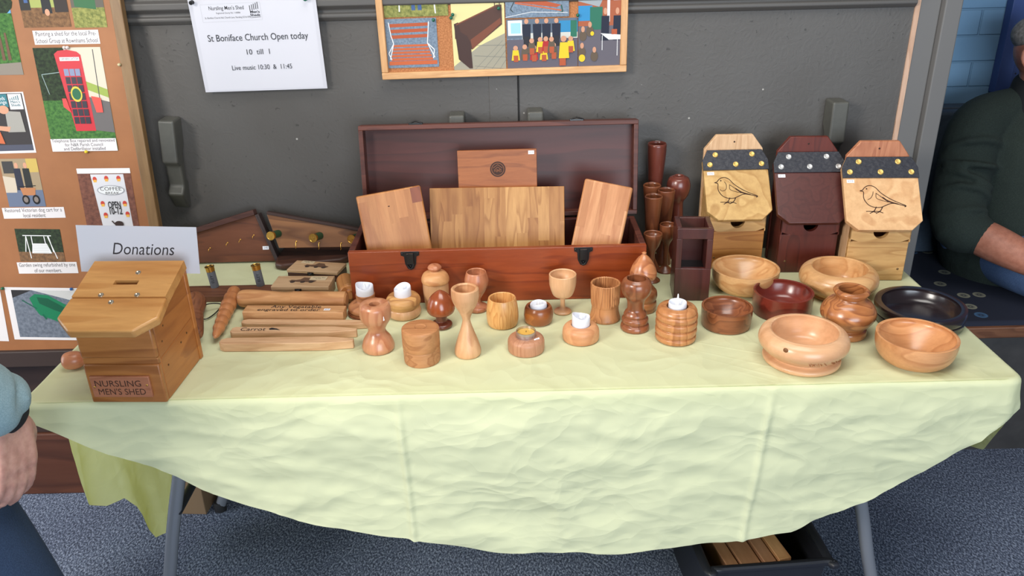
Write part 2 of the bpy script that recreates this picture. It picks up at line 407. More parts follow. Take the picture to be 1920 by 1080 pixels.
# alcove: pale blue painted brick
m, nt, b = nodes('pale_blue_painted_brick')
tc = N(nt, 'ShaderNodeTexCoord'); sp = N(nt, 'ShaderNodeSeparateXYZ'); cb = N(nt, 'ShaderNodeCombineXYZ')
nt.links.new(tc.outputs['Object'], sp.inputs[0]); nt.links.new(sp.outputs[0], cb.inputs[0]); nt.links.new(sp.outputs[2], cb.inputs[1])
br = N(nt, 'ShaderNodeTexBrick', Scale=1.0); br.inputs['Brick Width'].default_value = 0.44; br.inputs['Row Height'].default_value = 0.083
br.inputs['Mortar Size'].default_value = 0.004; br.inputs['Mortar Smooth'].default_value = 0.5
br.inputs['Color1'].default_value = lin((118,160,196))+(1,); br.inputs['Color2'].default_value = lin((126,166,200))+(1,); br.inputs['Mortar'].default_value = lin((112,152,186))+(1,)
nt.links.new(cb.outputs[0], br.inputs['Vector'])
nz = N(nt, 'ShaderNodeTexNoise', Scale=60.0, Detail=3.0); nt.links.new(tc.outputs['Object'], nz.inputs['Vector'])
ad = N(nt, 'ShaderNodeMath', operation='MULTIPLY_ADD'); ad.inputs[1].default_value = 0.15; nt.links.new(nz.outputs[0], ad.inputs[0])
inv = N(nt, 'ShaderNodeMath', operation='SUBTRACT'); inv.inputs[0].default_value = 1.0; nt.links.new(br.outputs['Fac'], inv.inputs[1]); nt.links.new(inv.outputs[0], ad.inputs[2])
nt.links.new(br.outputs['Color'], b.inputs['Base Color']); b.inputs['Roughness'].default_value = 0.5
bump(nt, b, ad.outputs[0], 0.7, 0.006)
struct(MB().box(1.05, 3.2, 2.78, 2.9, 0, 2.4).build('wall_alcove', m, smooth=False))
# blue pegboard
m, nt, b = nodes('blue_perforated_board')
tc = N(nt, 'ShaderNodeTexCoord'); vm = N(nt, 'ShaderNodeVectorMath', operation='SCALE'); vm.inputs[3].default_value = 40.0
fr = N(nt, 'ShaderNodeVectorMath', operation='FRACTION'); su = N(nt, 'ShaderNodeVectorMath', operation='SUBTRACT'); su.inputs[1].default_value = (0.5,0.5,0.5)
ml = N(nt, 'ShaderNodeVectorMath', operation='MULTIPLY'); ml.inputs[1].default_value = (1,0,1); le = N(nt, 'ShaderNodeVectorMath', operation='LENGTH')
nt.links.new(tc.outputs['Object'], vm.inputs[0]); nt.links.new(vm.outputs[0], fr.inputs[0]); nt.links.new(fr.outputs[0], su.inputs[0]); nt.links.new(su.outputs[0], ml.inputs[0]); nt.links.new(ml.outputs[0], le.inputs[0])
rr = ramp(nt, le.outputs['Value'], [(0.10, (14,18,34)), (0.13, (52,72,124))])
nt.links.new(rr.outputs[0], b.inputs['Base Color'])
t = thing('pegboard', 'blue perforated board fixed on the pale blue brick wall behind the seated man', 'pegboard', (1.61, 2.76, 0.98))
MB().box(0.05, 1.2, -0.012, 0.018, 0, 1.0).build('panel', m, t, smooth=False)
MB().box(0, 0.05, -0.02, 0.018, 0, 1.0).build('edge_strip', plain((62,86,146), 0.5), t, smooth=False, bevel=0.003)

# ================================================================= UPHOLSTERED BENCH
m, nt, b = nodes('navy_circle_fabric')
mp, tc = mapping(nt, (1,1,1)); v1 = N(nt, 'ShaderNodeTexVoronoi', Scale=12.0, voronoi_dimensions='2D'); v1.inputs['Randomness'].default_value = 0.75
nt.links.new(mp.outputs[0], v1.inputs['Vector'])
wn = ramp(nt, v1.outputs['Color'], [(0.0, (96,140,176)), (0.4, (150,150,130)), (0.7, (70,110,150)), (1.0, (176,170,150))], 'CONSTANT')
c1 = ramp(nt, v1.outputs['Distance'], [(0.0, (255,255,255)), (0.06, (90,90,90)), (0.11, (190,190,190)), (0.20, (255,255,255)), (0.235, (0,0,0))])
nz = N(nt, 'ShaderNodeTexNoise', Scale=300.0); nt.links.new(mp.outputs[0], nz.inputs['Vector'])
sep = N(nt, 'ShaderNodeSeparateColor'); nt.links.new(v1.outputs['Color'], sep.inputs[0])
gt = N(nt, 'ShaderNodeMath', operation='GREATER_THAN'); gt.inputs[1].default_value = 0.35; nt.links.new(sep.outputs[1], gt.inputs[0])
mu = N(nt, 'ShaderNodeMath', operation='MULTIPLY'); nt.links.new(gt.outputs[0], mu.inputs[0]); nt.links.new(c1.outputs[0], mu.inputs[1])
mu2 = N(nt, 'ShaderNodeMath', operation='MULTIPLY'); mu2.inputs[1].default_value = 0.95; nt.links.new(mu.outputs[0], mu2.inputs[0])
nt.links.new(mixc(nt, lin((30,36,54))+(1,), wn.outputs[0], mu2.outputs[0]), b.inputs['Base Color']); b.inputs['Roughness'].default_value = 0.9
FAB = m
t = thing('bench', 'built-in bench with navy circle-patterned cushion in the alcove right of the grey wall', 'bench', (1.09, 2.11, 0))
MB().box(0, 2.0, 0.02, 0.5, 0, 0.405).build('base', mottled('dark_grey_panel', (62,60,60), (74,72,71), 14, 0.6), t, smooth=False)
MB().box(0, 2.0, 0.0, 0.024, 0.405, 0.44).build('front_rail', wood('rail', (136,92,66), (104,66,46), grain='X', seed=43), t, bevel=0.003)
MB().box(0, 2.0, 0.012, 0.56, 0.41, 0.452).build('seat_cushion', FAB, t, bevel=0.012, seg=3)
MB().box(0, 2.0, 0.56, 0.62, 0.44, 0.94).build('back_cushion', mottled('blue_grey_upholstery', (58,72,88), (66,82,98), 60, 0.85), t, bevel=0.012, seg=3)
MB().box(0, 2.0, 0.60, 0.66, 0.3, 0.945).build('back_panel', plain((66,78,92), 0.6), t, bevel=0.004)

# ================================================================= TABLE AND CLOTH
TX0, TX1, TY0, TY1 = -0.915, 0.945, 1.362, 2.015
t = thing('folding_table', 'long folding table with grey steel legs under the pale yellow cloth', 'table', (0, 0, 0))
MB().box(TX0, TX1, TY0, TY1, 0.695, 0.736).build('tabletop', plain((200,196,186), 0.5), t, bevel=0.01)
LEGM = plain((136,140,148), 0.25, 0.3)
for sx in (-1, 1):
    for (yy, dy) in ((1.455, -1), (1.93, 1)):
        pts = [(sx*0.66, yy-dy*0.03, 0.70), (sx*0.70, yy, 0.60), (sx*0.72, yy, 0.50), (sx*0.748, yy, 0.40), (sx*0.775, yy, 0.30), (sx*0.80, yy, 0.2), (sx*0.83, yy, 0.1), (sx*0.862, yy, 0.014)]
        MB().tube(catmull(pts, 4), 0.0145, 16, cap=False).build('leg', LEGM, t)
    MB().tube([(sx*0.745, 1.455, 0.385), (sx*0.745, 1.93, 0.385)], 0.010, 12).build('crossbar', plain((36,38,42), 0.4), t)
    for yy in (1.455, 1.93): MB().lathe([(0,0),(0.017,0),(0.018,0.02),(0.0155,0.03),(0,0.03)], 16).build('rubber_foot', plain((30,30,32), 0.7), t, loc=(sx*0.864, yy, 0))
    MB().tube([(sx*0.73, 1.60, 0.47), (sx*0.50, 1.68, 0.69)], 0.007, 10).build('brace', plain((36,38,42), 0.4), t)

hem = [(-0.945,0.722),(-0.924,0.708),(-0.82,0.645),(-0.671,0.572),(-0.607,0.523),(-0.446,0.448),(-0.211,0.399),(-0.013,0.369),(0.253,0.363),(0.56,0.396),(0.724,0.473),(0.837,0.552),(0.909,0.603),(0.985,0.680)]
def lerp_tab(tab, x):
    if x <= tab[0][0]: return tab[0][1]
    for (a, b_), (c, d) in zip(tab, tab[1:]):
        if x <= c:
            t = (x-a)/(c-a); return b_+(d-b_)*t
    return tab[-1][1]
lefthem = [(1.37,0.715),(1.43,0.69),(1.46,0.68),(1.49,0.60),(1.515,0.36),(1.56,0.32),(1.60,0.31),(1.63,0.26),(1.66,0.17),(1.69,0.11),(1.76,0.075),(1.83,0.09),(1.90,0.34),(2.03,0.6)]
righthem = [(1.36,0.685),(1.40,0.60),(1.45,0.50),(1.50,0.475),(1.60,0.48),(1.8,0.52),(2.03,0.64)]
CX0, CX1, CY0, CY1, CRn = -0.943, 0.972, 1.338, 2.035, 0.03
def perimeter():
    pts = []
    def seg(a, b_, n):
        for i in range(n): pts.append((a[0]+(b_[0]-a[0])*i/n, a[1]+(b_[1]-a[1])*i/n))
    def arc(cx, cy, a0, n):
        for i in range(n):
            a = a0+pi/2*i/n; pts.append((cx+CRn*cos(a), cy+CRn*sin(a)))
    seg((CX0+CRn, CY0), (CX1-CRn, CY0), 520); arc(CX1-CRn, CY0+CRn, -pi/2, 8)
    seg((CX1, CY0+CRn), (CX1, CY1-CRn), 110); arc(CX1-CRn, CY1-CRn, 0, 6)
    seg((CX1-CRn, CY1), (CX0+CRn, CY1), 120); arc(CX0+CRn, CY1-CRn, pi/2, 6)
    seg((CX0, CY1-CRn), (CX0, CY0+CRn), 200); arc(CX0+CRn, CY0+CRn, pi, 8)
    return pts
PER = perimeter(); NP = len(PER)
def wrinkle(x, z, s=0.0):
    # ridged creases running roughly sideways, as in crumpled cotton
    a = 0.0
    for k, (fx, fz, am) in enumerate(((3.2, 7.5, 1.0), (6.5, 15.0, 0.55), (14, 30, 0.25))):
        v = noise.noise(Vector((x*fx+z*2.0*(1 if k % 2 else -1)+s, z*fz+x*1.5, 3.1*k+s)))
        a += am*(1-abs(v)*2.6)
    return a
def crease(x, x0, w): return math.exp(-((x-x0)/w)**2)
vs = []; fs = []
rings_top = [0.0, 0.35, 0.6, 0.75, 0.86, 0.93, 0.965, 0.985]
cx, cy = (CX0+CX1)/2, (CY0+CY1)/2
# top grid rows scaled towards the middle
for rf in rings_top[1:]:
    for (x, y) in PER:
        X = cx+(x-cx)*rf; Y = cy+(y-cy)*rf
        vs.append((X, Y, TZ-0.0006+0.0006*crease(X, -0.225-0.05*(Y-1.34), 0.006)+0.0008*crease(X, 0.49-0.12*(Y-1.34), 0.006)+0.0009*crease(Y, 1.43, 0.006)))
nr_top = len(rings_top)-1
NS = 46
for j in range(NS+1):
    u = j/NS
    for i, (x, y) in enumerate(PER):
        nx = PER[(i+1) % NP][1]-PER[i-1][1]; ny = -(PER[(i+1) % NP][0]-PER[i-1][0]); l = sqrt(nx*nx+ny*ny); nx /= l; ny /= l
        front = ny < -0.7; left = nx < -0.7; right = nx > 0.7
        if front or (y < CY0+CRn and abs(x) > 0.5): hz = lerp_tab(hem, x)
        elif left: hz = lerp_tab(lefthem, y)
        elif right: hz = lerp_tab(righthem, y)
        else: hz = 0.63
        if y < CY0+CRn and not front:
            k = (y-CY0)/CRn
            hz = hz*(1-k)+(lerp_tab(lefthem, y) if x < 0 else lerp_tab(righthem, y))*k
        hz += 0.0025*sin(x*23)+0.0015*sin(x*51+1)
        drop = TZ-hz; d = u*drop
        # round over the table edge, then hang
        er = 0.012
        if d < er*1.57:
            ang = d/er; out = er*sin(ang)-er; zz = -er*(1-cos(ang))
        else:
            out = 0.0; zz = -er-(d-er*1.57)*(drop-er)/max(drop-er*1.57, 1e-4)
        amt = min(1.0, d/0.08)
        if front:
            out += amt*(0.0055*wrinkle(x, zz) + 0.007*sin(x*5.2+0.6)*u + 0.012*u*crease(x, 0.0, 0.6))
            out += amt*0.006*(crease(x, -0.222-0.03*zz, 0.007)+0.8*crease(x, 0.492+0.09*zz, 0.007))
        elif left:
            out += amt*u*(0.030*sin((y-1.48)*2*pi/0.20)*max(0.0, 1-(y-1.48)/0.26)+0.006-0.03*min(1.0, max(0.0, (y-1.6)/0.2)))+0.002*wrinkle(y*2, zz, 5)*amt
        elif right:
            out += amt*(0.012*u+0.010*u*sin((y-1.36)*16))+0.002*wrinkle(y*2, zz, 8)*amt
        vs.append((x+nx*out, y+ny*out, TZ+zz))
total = nr_top+NS+1
vs.append((cx, cy, TZ-0.0004)); ci = len(vs)-1
for i in range(NP): fs.append((ci, i, (i+1) % NP))
for j in range(total-1):
    for i in range(NP):
        k = (i+1) % NP; fs.append((j*NP+i, (j+1)*NP+i, (j+1)*NP+k, j*NP+k))
m, nt, b = nodes('pale_yellow_cotton')
mp, tc = mapping(nt, (1,1,1))
# crumples: facets with soft ridges, stretched sideways, their cells bent by noise
mpc, _ = mapping(nt, (0.7, 0.7, 1.25), rot=(0, 0.35, 0))
nw_ = N(nt, 'ShaderNodeTexNoise', Scale=5.0, Detail=3.0); nt.links.new(mpc.outputs[0], nw_.inputs['Vector'])
vs_ = N(nt, 'ShaderNodeVectorMath', operation='SCALE'); vs_.inputs[3].default_value = 0.22; nt.links.new(nw_.outputs['Color'], vs_.inputs[0])
va_ = N(nt, 'ShaderNodeVectorMath', operation='ADD'); nt.links.new(mpc.outputs[0], va_.inputs[0]); nt.links.new(vs_.outputs[0], va_.inputs[1])
v1_ = N(nt, 'ShaderNodeTexVoronoi', Scale=10.0); v2_ = N(nt, 'ShaderNodeTexVoronoi', Scale=26.0)
for v_ in (v1_, v2_): nt.links.new(va_.outputs[0], v_.inputs['Vector'])
sm_ = N(nt, 'ShaderNodeMath', operation='MULTIPLY_ADD'); sm_.inputs[1].default_value = 0.4
nt.links.new(v2_.outputs['Distance'], sm_.inputs[0]); nt.links.new(v1_.outputs['Distance'], sm_.inputs[2])
n1 = N(nt, 'ShaderNodeTexNoise', Scale=2.5, Detail=2.0); nt.links.new(mp.outputs[0], n1.inputs['Vector'])
am_ = N(nt, 'ShaderNodeMath', operation='MULTIPLY'); nt.links.new(sm_.outputs[0], am_.inputs[0]); nt.links.new(n1.outputs[0], am_.inputs[1])
bump(nt, b, am_.outputs[0], 0.48, 0.026)
b.inputs['Base Color'].default_value = lin((231,235,196))+(1,); b.inputs['Roughness'].default_value = 0.85; b.inputs['Specular IOR Level'].default_value = 0.2
tr = N(nt, 'ShaderNodeBsdfTranslucent'); tr.inputs[0].default_value = lin((242,242,78))+(1,)
mx = N(nt, 'ShaderNodeMixShader'); mx.inputs[0].default_value = 0.26
nt.links.new(b.outputs[0], mx.inputs[1]); nt.links.new(tr.outputs[0], mx.inputs[2]); nt.links.new(mx.outputs[0], nt.nodes['Material Output'].inputs[0])
CLOTH = m
mb = MB(); mb.add(vs, fs)
tag(mb.build('tablecloth', CLOTH, angle=80), 'pale yellow cotton cloth with a curved hem draped over the folding table', 'tablecloth')

# ================================================================= TURNED PIECES
def turned(name, label, cat, cb, yb, rb, ct, yt, parts, group=None, n=56, rz=0.0):
    """cb,yb: lowest pixel of the foot; rb: foot radius px; ct,yt: centre of the top; parts: (name, mat, profile[(r px, h 0..1)])"""
    f = at(cb, yb); d = depth(f); r = rb*d/F_PX
    Yc = f.y+r*0.97; X = f.x*(Yc/f.y) if False else at(cb, yb).x
    X = aty(cb, yb, f.y).x*1.0; X = X*(1+r/f.y*0.85)
    top = aty(ct, yt, Yc); H = top.z-TZ
    sc_ = depth((X, Yc, TZ+H*0.5))/F_PX
    root = thing(name, label, cat, (X, Yc, TZ), rz, group) if len(parts) > 1 or parts[0][0] != name else None
    objs = {}
    for p in parts:
        pn, mat, prof = p[:3]
        pr = sharp_prof([((q[0]*sc_, q[1]*H)+tuple(q[2:])) for q in prof])
        mb = MB(); mb.lathe(pr, n)
        if root: o = mb.build(pn, mat, root, angle=32)
        else:
            o = mb.build(pn, mat, None, loc=(X, Yc, TZ), rot=(0,0,rz), angle=32); tag(o, label, cat, group)
        if len(p) > 3: o['label'] = p[3]
        objs[pn] = o
    return (root or objs[name]), sc_, H, objs
def cup(outer, ri, depthf, floor_r=0.6, lip=1.5):
    """close an outer profile with a rounded rim and an inside wall"""
    rt, ht = outer[-1][0], outer[-1][1]
    rm = (rt+ri)/2
    return [(0, 0), (outer[0][0], 0, 1)]+outer[1:-1]+[(rt, ht, 1), (rm, ht+0.012), (ri, ht-0.005, 1), (ri*1.0, ht-0.25*depthf), (ri*floor_r+ri*0.25*0, ht-depthf*0.85), (ri*floor_r*0.6, ht-depthf), (0, ht-depthf)]
def tealight(root, sc_, h, r=17, ht=0.028, mode='led'):
    """an LED tea light is lifted out of its holder: a thing of its own"""
    x, y, z = root.location
    R = r*sc_
    t = thing('tea_light', 'x', 'candle', (x, y, z+h))
    wm = plain((232,236,246), 0.45)
    if mode == 'wax':
        MB().lathe([(0,0),(R,0),(R*1.02,ht*0.95),(R*1.03,ht),(R*0.96,ht),(R*0.94,ht*0.5),(0,ht*0.5)], 40).build('metal_cup', plain((200,200,204), 0.25, 0.9), t, angle=35)
        MB().lathe([(0,ht*0.45),(R*0.92,ht*0.45),(R*0.92,ht*0.78),(R*0.5,ht*0.82),(0,ht*0.8)], 40).build('wax', plain((226,178,84), 0.4), t)
        MB().tube([(0,0,ht*0.8),(0.0006,0,ht*0.97)], 0.0006, 8).build('wick', BLACK, t)
        return t
    # cup with a wavy melted rim
    n = 40; vs = []; fs = []
    amp = 0.0 if mode == 'flat' else ht*0.16
    rows = [(0.0, 0.0, 0), (R*0.97, 0.0, 0), (R, 0.001, 0), (R*0.99, ht*0.80, 1), (R*0.98, ht*0.97, 1), (R*0.95, ht, 1), (R*0.88, ht*0.98, 1), (R*0.74, ht*0.76, 1), (R*0.5, ht*0.62, 0), (0.0, ht*0.60, 0)]
    for (rr_, z_, w) in rows:
        for i in range(n):
            a = 2*pi*i/n; vs.append((max(rr_, 1e-5)*cos(a), max(rr_, 1e-5)*sin(a), z_+(amp*(cos(2*a+0.5+x*40)*0.45+0.7*sin(a+1.0+x*25)) if w else 0)))
    for j in range(len(rows)-1):
        for i in range(n):
            k = (i+1) % n; fs.append((j*n+i, j*n+k, (j+1)*n+k, (j+1)*n+i))
    MB().add(vs, fs).build('candle_body', wm, t, angle=50)
    MB().lathe([(0, ht*0.58), (R*0.24, ht*0.60), (R*0.27, ht*0.72), (R*0.17, ht*0.98), (R*0.06, ht*(1.2 if mode != 'flat' else 1.7)), (0, ht*(1.24 if mode != 'flat' else 1.78))], 20).build('flame_bulb', plain((240,242,246), 0.3), t)
    return t
def lab(o, s): o['label'] = s; return o

# -- left group
r_, s_, H_, _ = turned('candle_holder', 'brown wooden foot-shaped tea light holder at the left front corner of the big chest', 'candle holder', 689, 599, 31, 688, 550,
    [('holder', wood('striped', (196,136,92), (140,86,56), grain='X', scale=18, rings=10, seed=50), cup([(33,0),(34,0.05),(32,0.10),(27,0.12),(32,0.18),(34,0.3),(32,0.44),(24,0.58),(18,0.68),(18,0.98)], 16, 0.25)),
     ('foot_rim', WALNUT, [(0,0.001),(35,0.001,1),(35,0.06),(33,0.09),(0,0.09)])])
lab(tealight(r_, s_, H_*0.80, 16.5, 0.030), 'white LED tea light with wavy rim in the foot-shaped holder by the chest corner')

r_, s_, H_, o_ = turned('candlestick', 'waisted pinkish wooden candlestick with a knot, leftmost front turned piece', 'candlestick', 711, 667, 29, 706, 568,
    [('candlestick', wood('knotty', (216,158,120), (182,112,78), grain='Z', scale=14, rings=6, seed=51, knots=14, rough=0.32, coat=0.3), cup([(28,0),(30,0.03),(30.5,0.10),(26,0.24),(18,0.37),(16.5,0.45),(21,0.55),(27.5,0.66),(29.5,0.76),(29,0.92),(26,0.985)], 10, 0.3, 0.9))])
p = r_.location; price(r_, Matrix.Translation((0.010, -0.0290, H_*0.72)) @ Matrix.Rotation(pi/2, 4, 'X') @ Matrix.Rotation(rad(20), 4, 'Y') @ Matrix.Rotation(rad(8), 4, 'Z'), 0.013, 0.009, '£8')

r_, s_, H_, _ = turned('candle_box', 'spalted two-tier round wooden tea light box in front of the chest lock', 'candle box', 759, 602, 28, 757, 552,
    [('base', SYC, [(0,0),(27,0,1),(31,0.1),(32,0.25),(30,0.42),(27,0.46,1),(0,0.46)]),
     ('lid', wood('spalted', (226,176,112), (150,98,58), grain='X', scale=18, rings=6, seed=52, knots=16), cup([(27,0.47),(30,0.5),(32,0.62),(32,0.78),(28,0.93),(22,0.98)], 16, 0.2, 0.95)[0:])])
lab(tealight(r_, s_, H_*0.86, 16, 0.026), 'white LED tea light with wavy rim in the spalted two-tier box')

turned('lidded_pot', 'pale wooden lidded pot with domed knob standing against the chest', 'pot', 820, 585, 21, 817, 503,
    [('pot', SYC, [(0,0),(20,0,1),(22,0.1),(24,0.4),(24,0.64),(23,0.67,1),(0,0.67)]),
     ('lid', wood('pot_lid', (232,178,122), (190,118,74), grain='X', scale=14, rings=4, seed=53), [(0,0.67),(25,0.67,1),(26,0.70),(25.5,0.78),(21,0.88),(12,0.93),(9.5,0.955),(0,0.955)]),
     ('knob', CHERRY, [(0,0.93),(9,0.93),(9,0.96),(12.5,1.0),(12.5,1.04),(8,1.09),(0,1.10)])])
turned('goblet', 'pinkish brown wooden goblet with tulip bowl standing close to the chest', 'goblet', 896, 588, 18, 887, 510,
    [('goblet', CHERRY, cup([(17,0),(19,0.03),(19,0.10),(12,0.15),(7,0.20),(6,0.27),(9,0.36),(18,0.56),(22,0.72),(22,0.84),(18.5,1.0)], 16.5, 0.5, 0.5))])
turned('candle_goblet', 'tall slender hourglass wooden candle goblet near the middle of the table front', 'goblet', 878, 674.5, 24, 872, 541,
    [('candle_goblet', BEECH, cup([(23,0),(25,0.03),(24.5,0.10),(20,0.22),(13,0.37),(8,0.50),(8,0.56),(13,0.66),(21,0.77),(25.5,0.87),(26,0.96),(25.5,1.0)], 19, 0.22, 0.75))])
turned('wooden_mushroom', 'small dark turned mushroom with pointed two-tone cap in front of the chest', 'mushroom', 829, 620, 19, 825, 543,
    [('foot', wood('mush_stem', (120,62,44), (88,42,30), seed=54, rough=0.3, coat=0.4), [(0,0),(18,0,1),(20,0.03),(20,0.08),(17,0.12),(11,0.16),(10.5,0.22),(10.5,0.42),(0,0.42)]),
     ('cap', wood('mush_cap', (168,84,40), (82,40,34), grain='Z', scale=12, rings=3, seed=55, rough=0.25, coat=0.6), [(0,0.40),(22,0.38,1),(25,0.42),(26.3,0.5),(25,0.62),(20,0.78),(12,0.90),(5,0.965),(0,1.0)])])
turned('lidded_box', 'round brown oak box with close-fitting lid at the front of the table', 'box', 793, 690, 33, 789, 613,
    [('base', OAKT, [(0,0),(32,0,1),(34,0.04),(34.5,0.38),(33,0.41,1),(0,0.41)]),
     ('lid', wood('oak_lid', (204,148,100), (164,108,68), grain='X', scale=22, rings=7, seed=56), [(0,0.43),(33.5,0.43,1),(35,0.45),(35,0.92),(33,0.98),(28,1.0),(12,1.005),(11,1.015),(8,1.0),(0,0.995)])])
turned('pine_cup', 'striped pale pine barrel cup between the hourglass goblet and two-tone holder', 'cup', 943, 618.5, 26, 942, 558,
    [('pine_cup', wood('pine_cup', (242,190,122), (208,140,76), grain='Z', scale=34, rings=9, seed=57, rough=0.35, coat=0.2), cup([(25,0),(28,0.05),(30,0.25),(30,0.5),(28,0.8),(25.5,1.0)], 22.5, 0.8, 0.85))])
r_, s_, H_, _ = turned('candle_holder', 'small barrel tea light holder in two-tone dark brown and yellow wood', 'candle holder', 1010, 613, 23, 1009, 573,
    [('candle_holder', wood('two_tone', (206,130,66), (98,48,34), grain='X', scale=10, rings=2, seed=58, rough=0.3, coat=0.4), cup([(22,0),(26,0.15),(27.5,0.5),(26,0.82),(23,1.0)], 18.5, 0.4, 0.95))])
lab(tealight(r_, s_, H_*0.62, 16, 0.022), 'white LED tea light sunk in the two-tone barrel holder')
r_, s_, H_, _ = turned('candle_holder', 'low round pinkish holder with a wax tea light and price sticker', 'candle holder', 987, 670.5, 33, 986, 630,
    [('candle_holder', wood('pink_beech', (200,148,116), (172,116,86), grain='Z', scale=26, rings=5, seed=59, rough=0.45), cup([(32,0),(34,0.06),(34.5,0.35),(34,0.75),(30,0.95),(24,1.0)], 18, 0.3, 0.98))])
lab(tealight(r_, s_, H_*0.80, 18, 0.019, 'wax'), 'yellow wax tea light in a silver metal cup')
price(r_, Matrix.Translation((0.0185, -0.0225, H_*0.86)) @ Matrix.Rotation(rad(35), 4, 'Z') @ Matrix.Rotation(rad(50), 4, 'X'), 0.013, 0.008, '£5')
turned('goblet', 'pale wooden goblet on a thin stem in front of the chest', 'goblet', 1055, 591.5, 16, 1051, 514,
    [('goblet', SYC, cup([(16,0),(17,0.02),(14,0.06),(7,0.10),(4.8,0.16),(4.8,0.36),(8,0.40),(18,0.47),(24,0.68),(25.5,0.85),(25.5,1.0)], 22.5, 0.5, 0.55))])
# fluted beaker: ribs carved in the upper wall
f = at(1134, 608.5); dd = depth(f); rr0 = 27*dd/F_PX; Yc = f.y+rr0; Xc = f.x*(1+rr0/f.y*0.85); Hc = aty(1133, 530, Yc).z-TZ; sc_ = depth((Xc, Yc, TZ+Hc/2))/F_PX
vs = []; fs = []; n = 144
prof = sharp_prof([(q[0]*sc_, q[1]*Hc)+tuple(q[2:]) for q in cup([(28,0),(29,0.04),(27.5,0.12),(25.5,0.25),(25,0.4),(26,0.42),(27,0.7),(27.5,1.0)], 24, 0.8, 0.85)])
for (a, z) in prof:
    for i in range(n):
        t = 2*pi*i/n; k = 0.00055*(1 if z > 0.42*Hc else 0)*cos(36*t) if a > 24.5*sc_ or z > 0.42*Hc and a > 20*sc_ else 0
        vs.append(((a+k)*cos(t), (a+k)*sin(t), z))
for j in range(len(prof)-1):
    for i in range(n):
        k = (i+1) % n; fs.append((j*n+i, j*n+k, (j+1)*n+k, (j+1)*n+i))
tag(MB().add(vs, fs).build('fluted_beaker', OAKC, loc=(Xc, Yc, TZ), angle=40), 'wooden beaker with vertical flutes around its upper half', 'beaker')
r_, s_, H_, _ = turned('candle_holder', 'low round pale plain holder with a raised LED tea light, right of the wax one', 'candle holder', 1089, 649, 32, 1088, 608,
    [('candle_holder', wood('pale_holder', (224,166,120), (196,132,90), grain='X', scale=14, rings=4, seed=60), cup([(31,0),(34,0.08),(34.5,0.45),(33,0.75),(28,0.95),(22,1.0)], 18, 0.3, 0.98))])
lab(tealight(r_, s_, H_*0.72, 17, 0.030), 'white LED tea light standing proud of the plain pale holder')
turned('spinning_top_pot', 'cone-topped striped wooden pot on stacked rings behind the dark brown cup', 'pot', 1203, 590, 26, 1199, 474,
    [('base', OLIVE, [(0,0),(26,0,1),(28,0.06),(27,0.15),(25,0.18),(28,0.24),(27,0.33),(23,0.38),(17,0.45),(15,0.5),(19,0.58),(0,0.58)]),
     ('lid', wood('cone', (214,146,98), (152,86,54), grain='X', scale=12, rings=16, seed=61, rough=0.3, coat=0.3), [(0,0.57),(23,0.57,1),(25,0.62),(24.5,0.68),(20,0.79),(12,0.90),(5,0.96),(3.5,0.985),(4.5,1.0),(0,1.02)])])
turned('chalice', 'glossy dark brown round-topped chalice with ringed base', 'cup', 1190, 626, 25, 1195, 522,
    [('chalice', WALNUT, cup([(26,0),(27.5,0.03),(26,0.09),(22.5,0.12),(25,0.16),(24.5,0.22),(20.5,0.25),(22,0.29),(20,0.34),(16,0.40),(15.5,0.5),(18,0.60),(26,0.72),(28.5,0.84),(26,0.95),(20.5,1.0)], 17.5, 0.35, 0.7))])
r_, s_, H_, _ = turned('candle_holder', 'stout ribbed honey-coloured wooden candle holder with four rings', 'candle holder', 1266, 650, 36, 1266, 573,
    [('candle_holder', wood('ribbed', (208,146,94), (160,100,58), grain='Z', scale=20, rings=6, seed=62, coat=0.3, rough=0.35), cup([(35,0),(38,0.05),(38,0.14),(35.5,0.18),(38.5,0.24),(38.5,0.36),(35.5,0.40),(38.5,0.46),(38.5,0.58),(35.5,0.62),(38.5,0.68),(38.5,0.78),(36,0.82),(37,0.88),(33,0.97),(27,1.0)], 20, 0.25, 0.98))])
lab(tealight(r_, s_, H_*0.80, 17, 0.024, 'flat'), 'white LED tea light with pointed flame in the ribbed holder')

# -- bowls
def bowl(name, label, cb, yb, rb, ct, yt, mat, outer, ri, dp, fl=0.6, cat='bowl'):
    return turned(name, label, cat, cb, yb, rb, ct, yt, [(name, mat, cup(outer, ri, dp, fl))], n=72)
bowl('wooden_bowl', 'small brown walnut bowl with slightly flared straight sides', 1360, 626.5, 41, 1360, 574, WALNUTX, [(42,0),(45,0.08),(46.5,0.5),(47,1.0)], 43, 0.8, 0.62)
bowl('wooden_bowl', 'dark red straight-sided wooden bowl between the small walnut bowl and the vase', 1464, 605, 51, 1468, 545, RED, [(51,0),(53.5,0.06),(54.5,0.5),(54.5,1.0)], 50, 0.8, 0.8)
bowl('wooden_bowl', 'wide pale wooden bowl in front of the left bird box', 1394, 556.5, 36, 1394, 501, SYCX, [(38,0),(47,0.10),(57,0.35),(61,0.7),(61.5,1.0)], 57, 0.88, 0.55)
bowl('wooden_bowl', 'large pale rounded bowl with inward-curving rim in front of the dark red bird box', 1567, 570, 50, 1568, 501, SYCX, [(50,0),(51,0.05),(49,0.10),(58,0.2),(68,0.4),(71,0.6),(68,0.82),(60,0.96),(54,1.0)], 49, 0.85, 0.9)
bowl('wooden_vase', 'glossy figured wooden vase with narrow neck and round belly', 1583, 641.5, 36, 1588, 542, OLIVE, [(36,0),(38,0.05),(37,0.14),(33,0.18),(40,0.26),(49,0.42),(49,0.56),(40,0.72),(29,0.80),(27,0.86),(31,0.92),(32.5,0.96),(30,1.0)], 23, 0.6, 1.0, cat='vase')
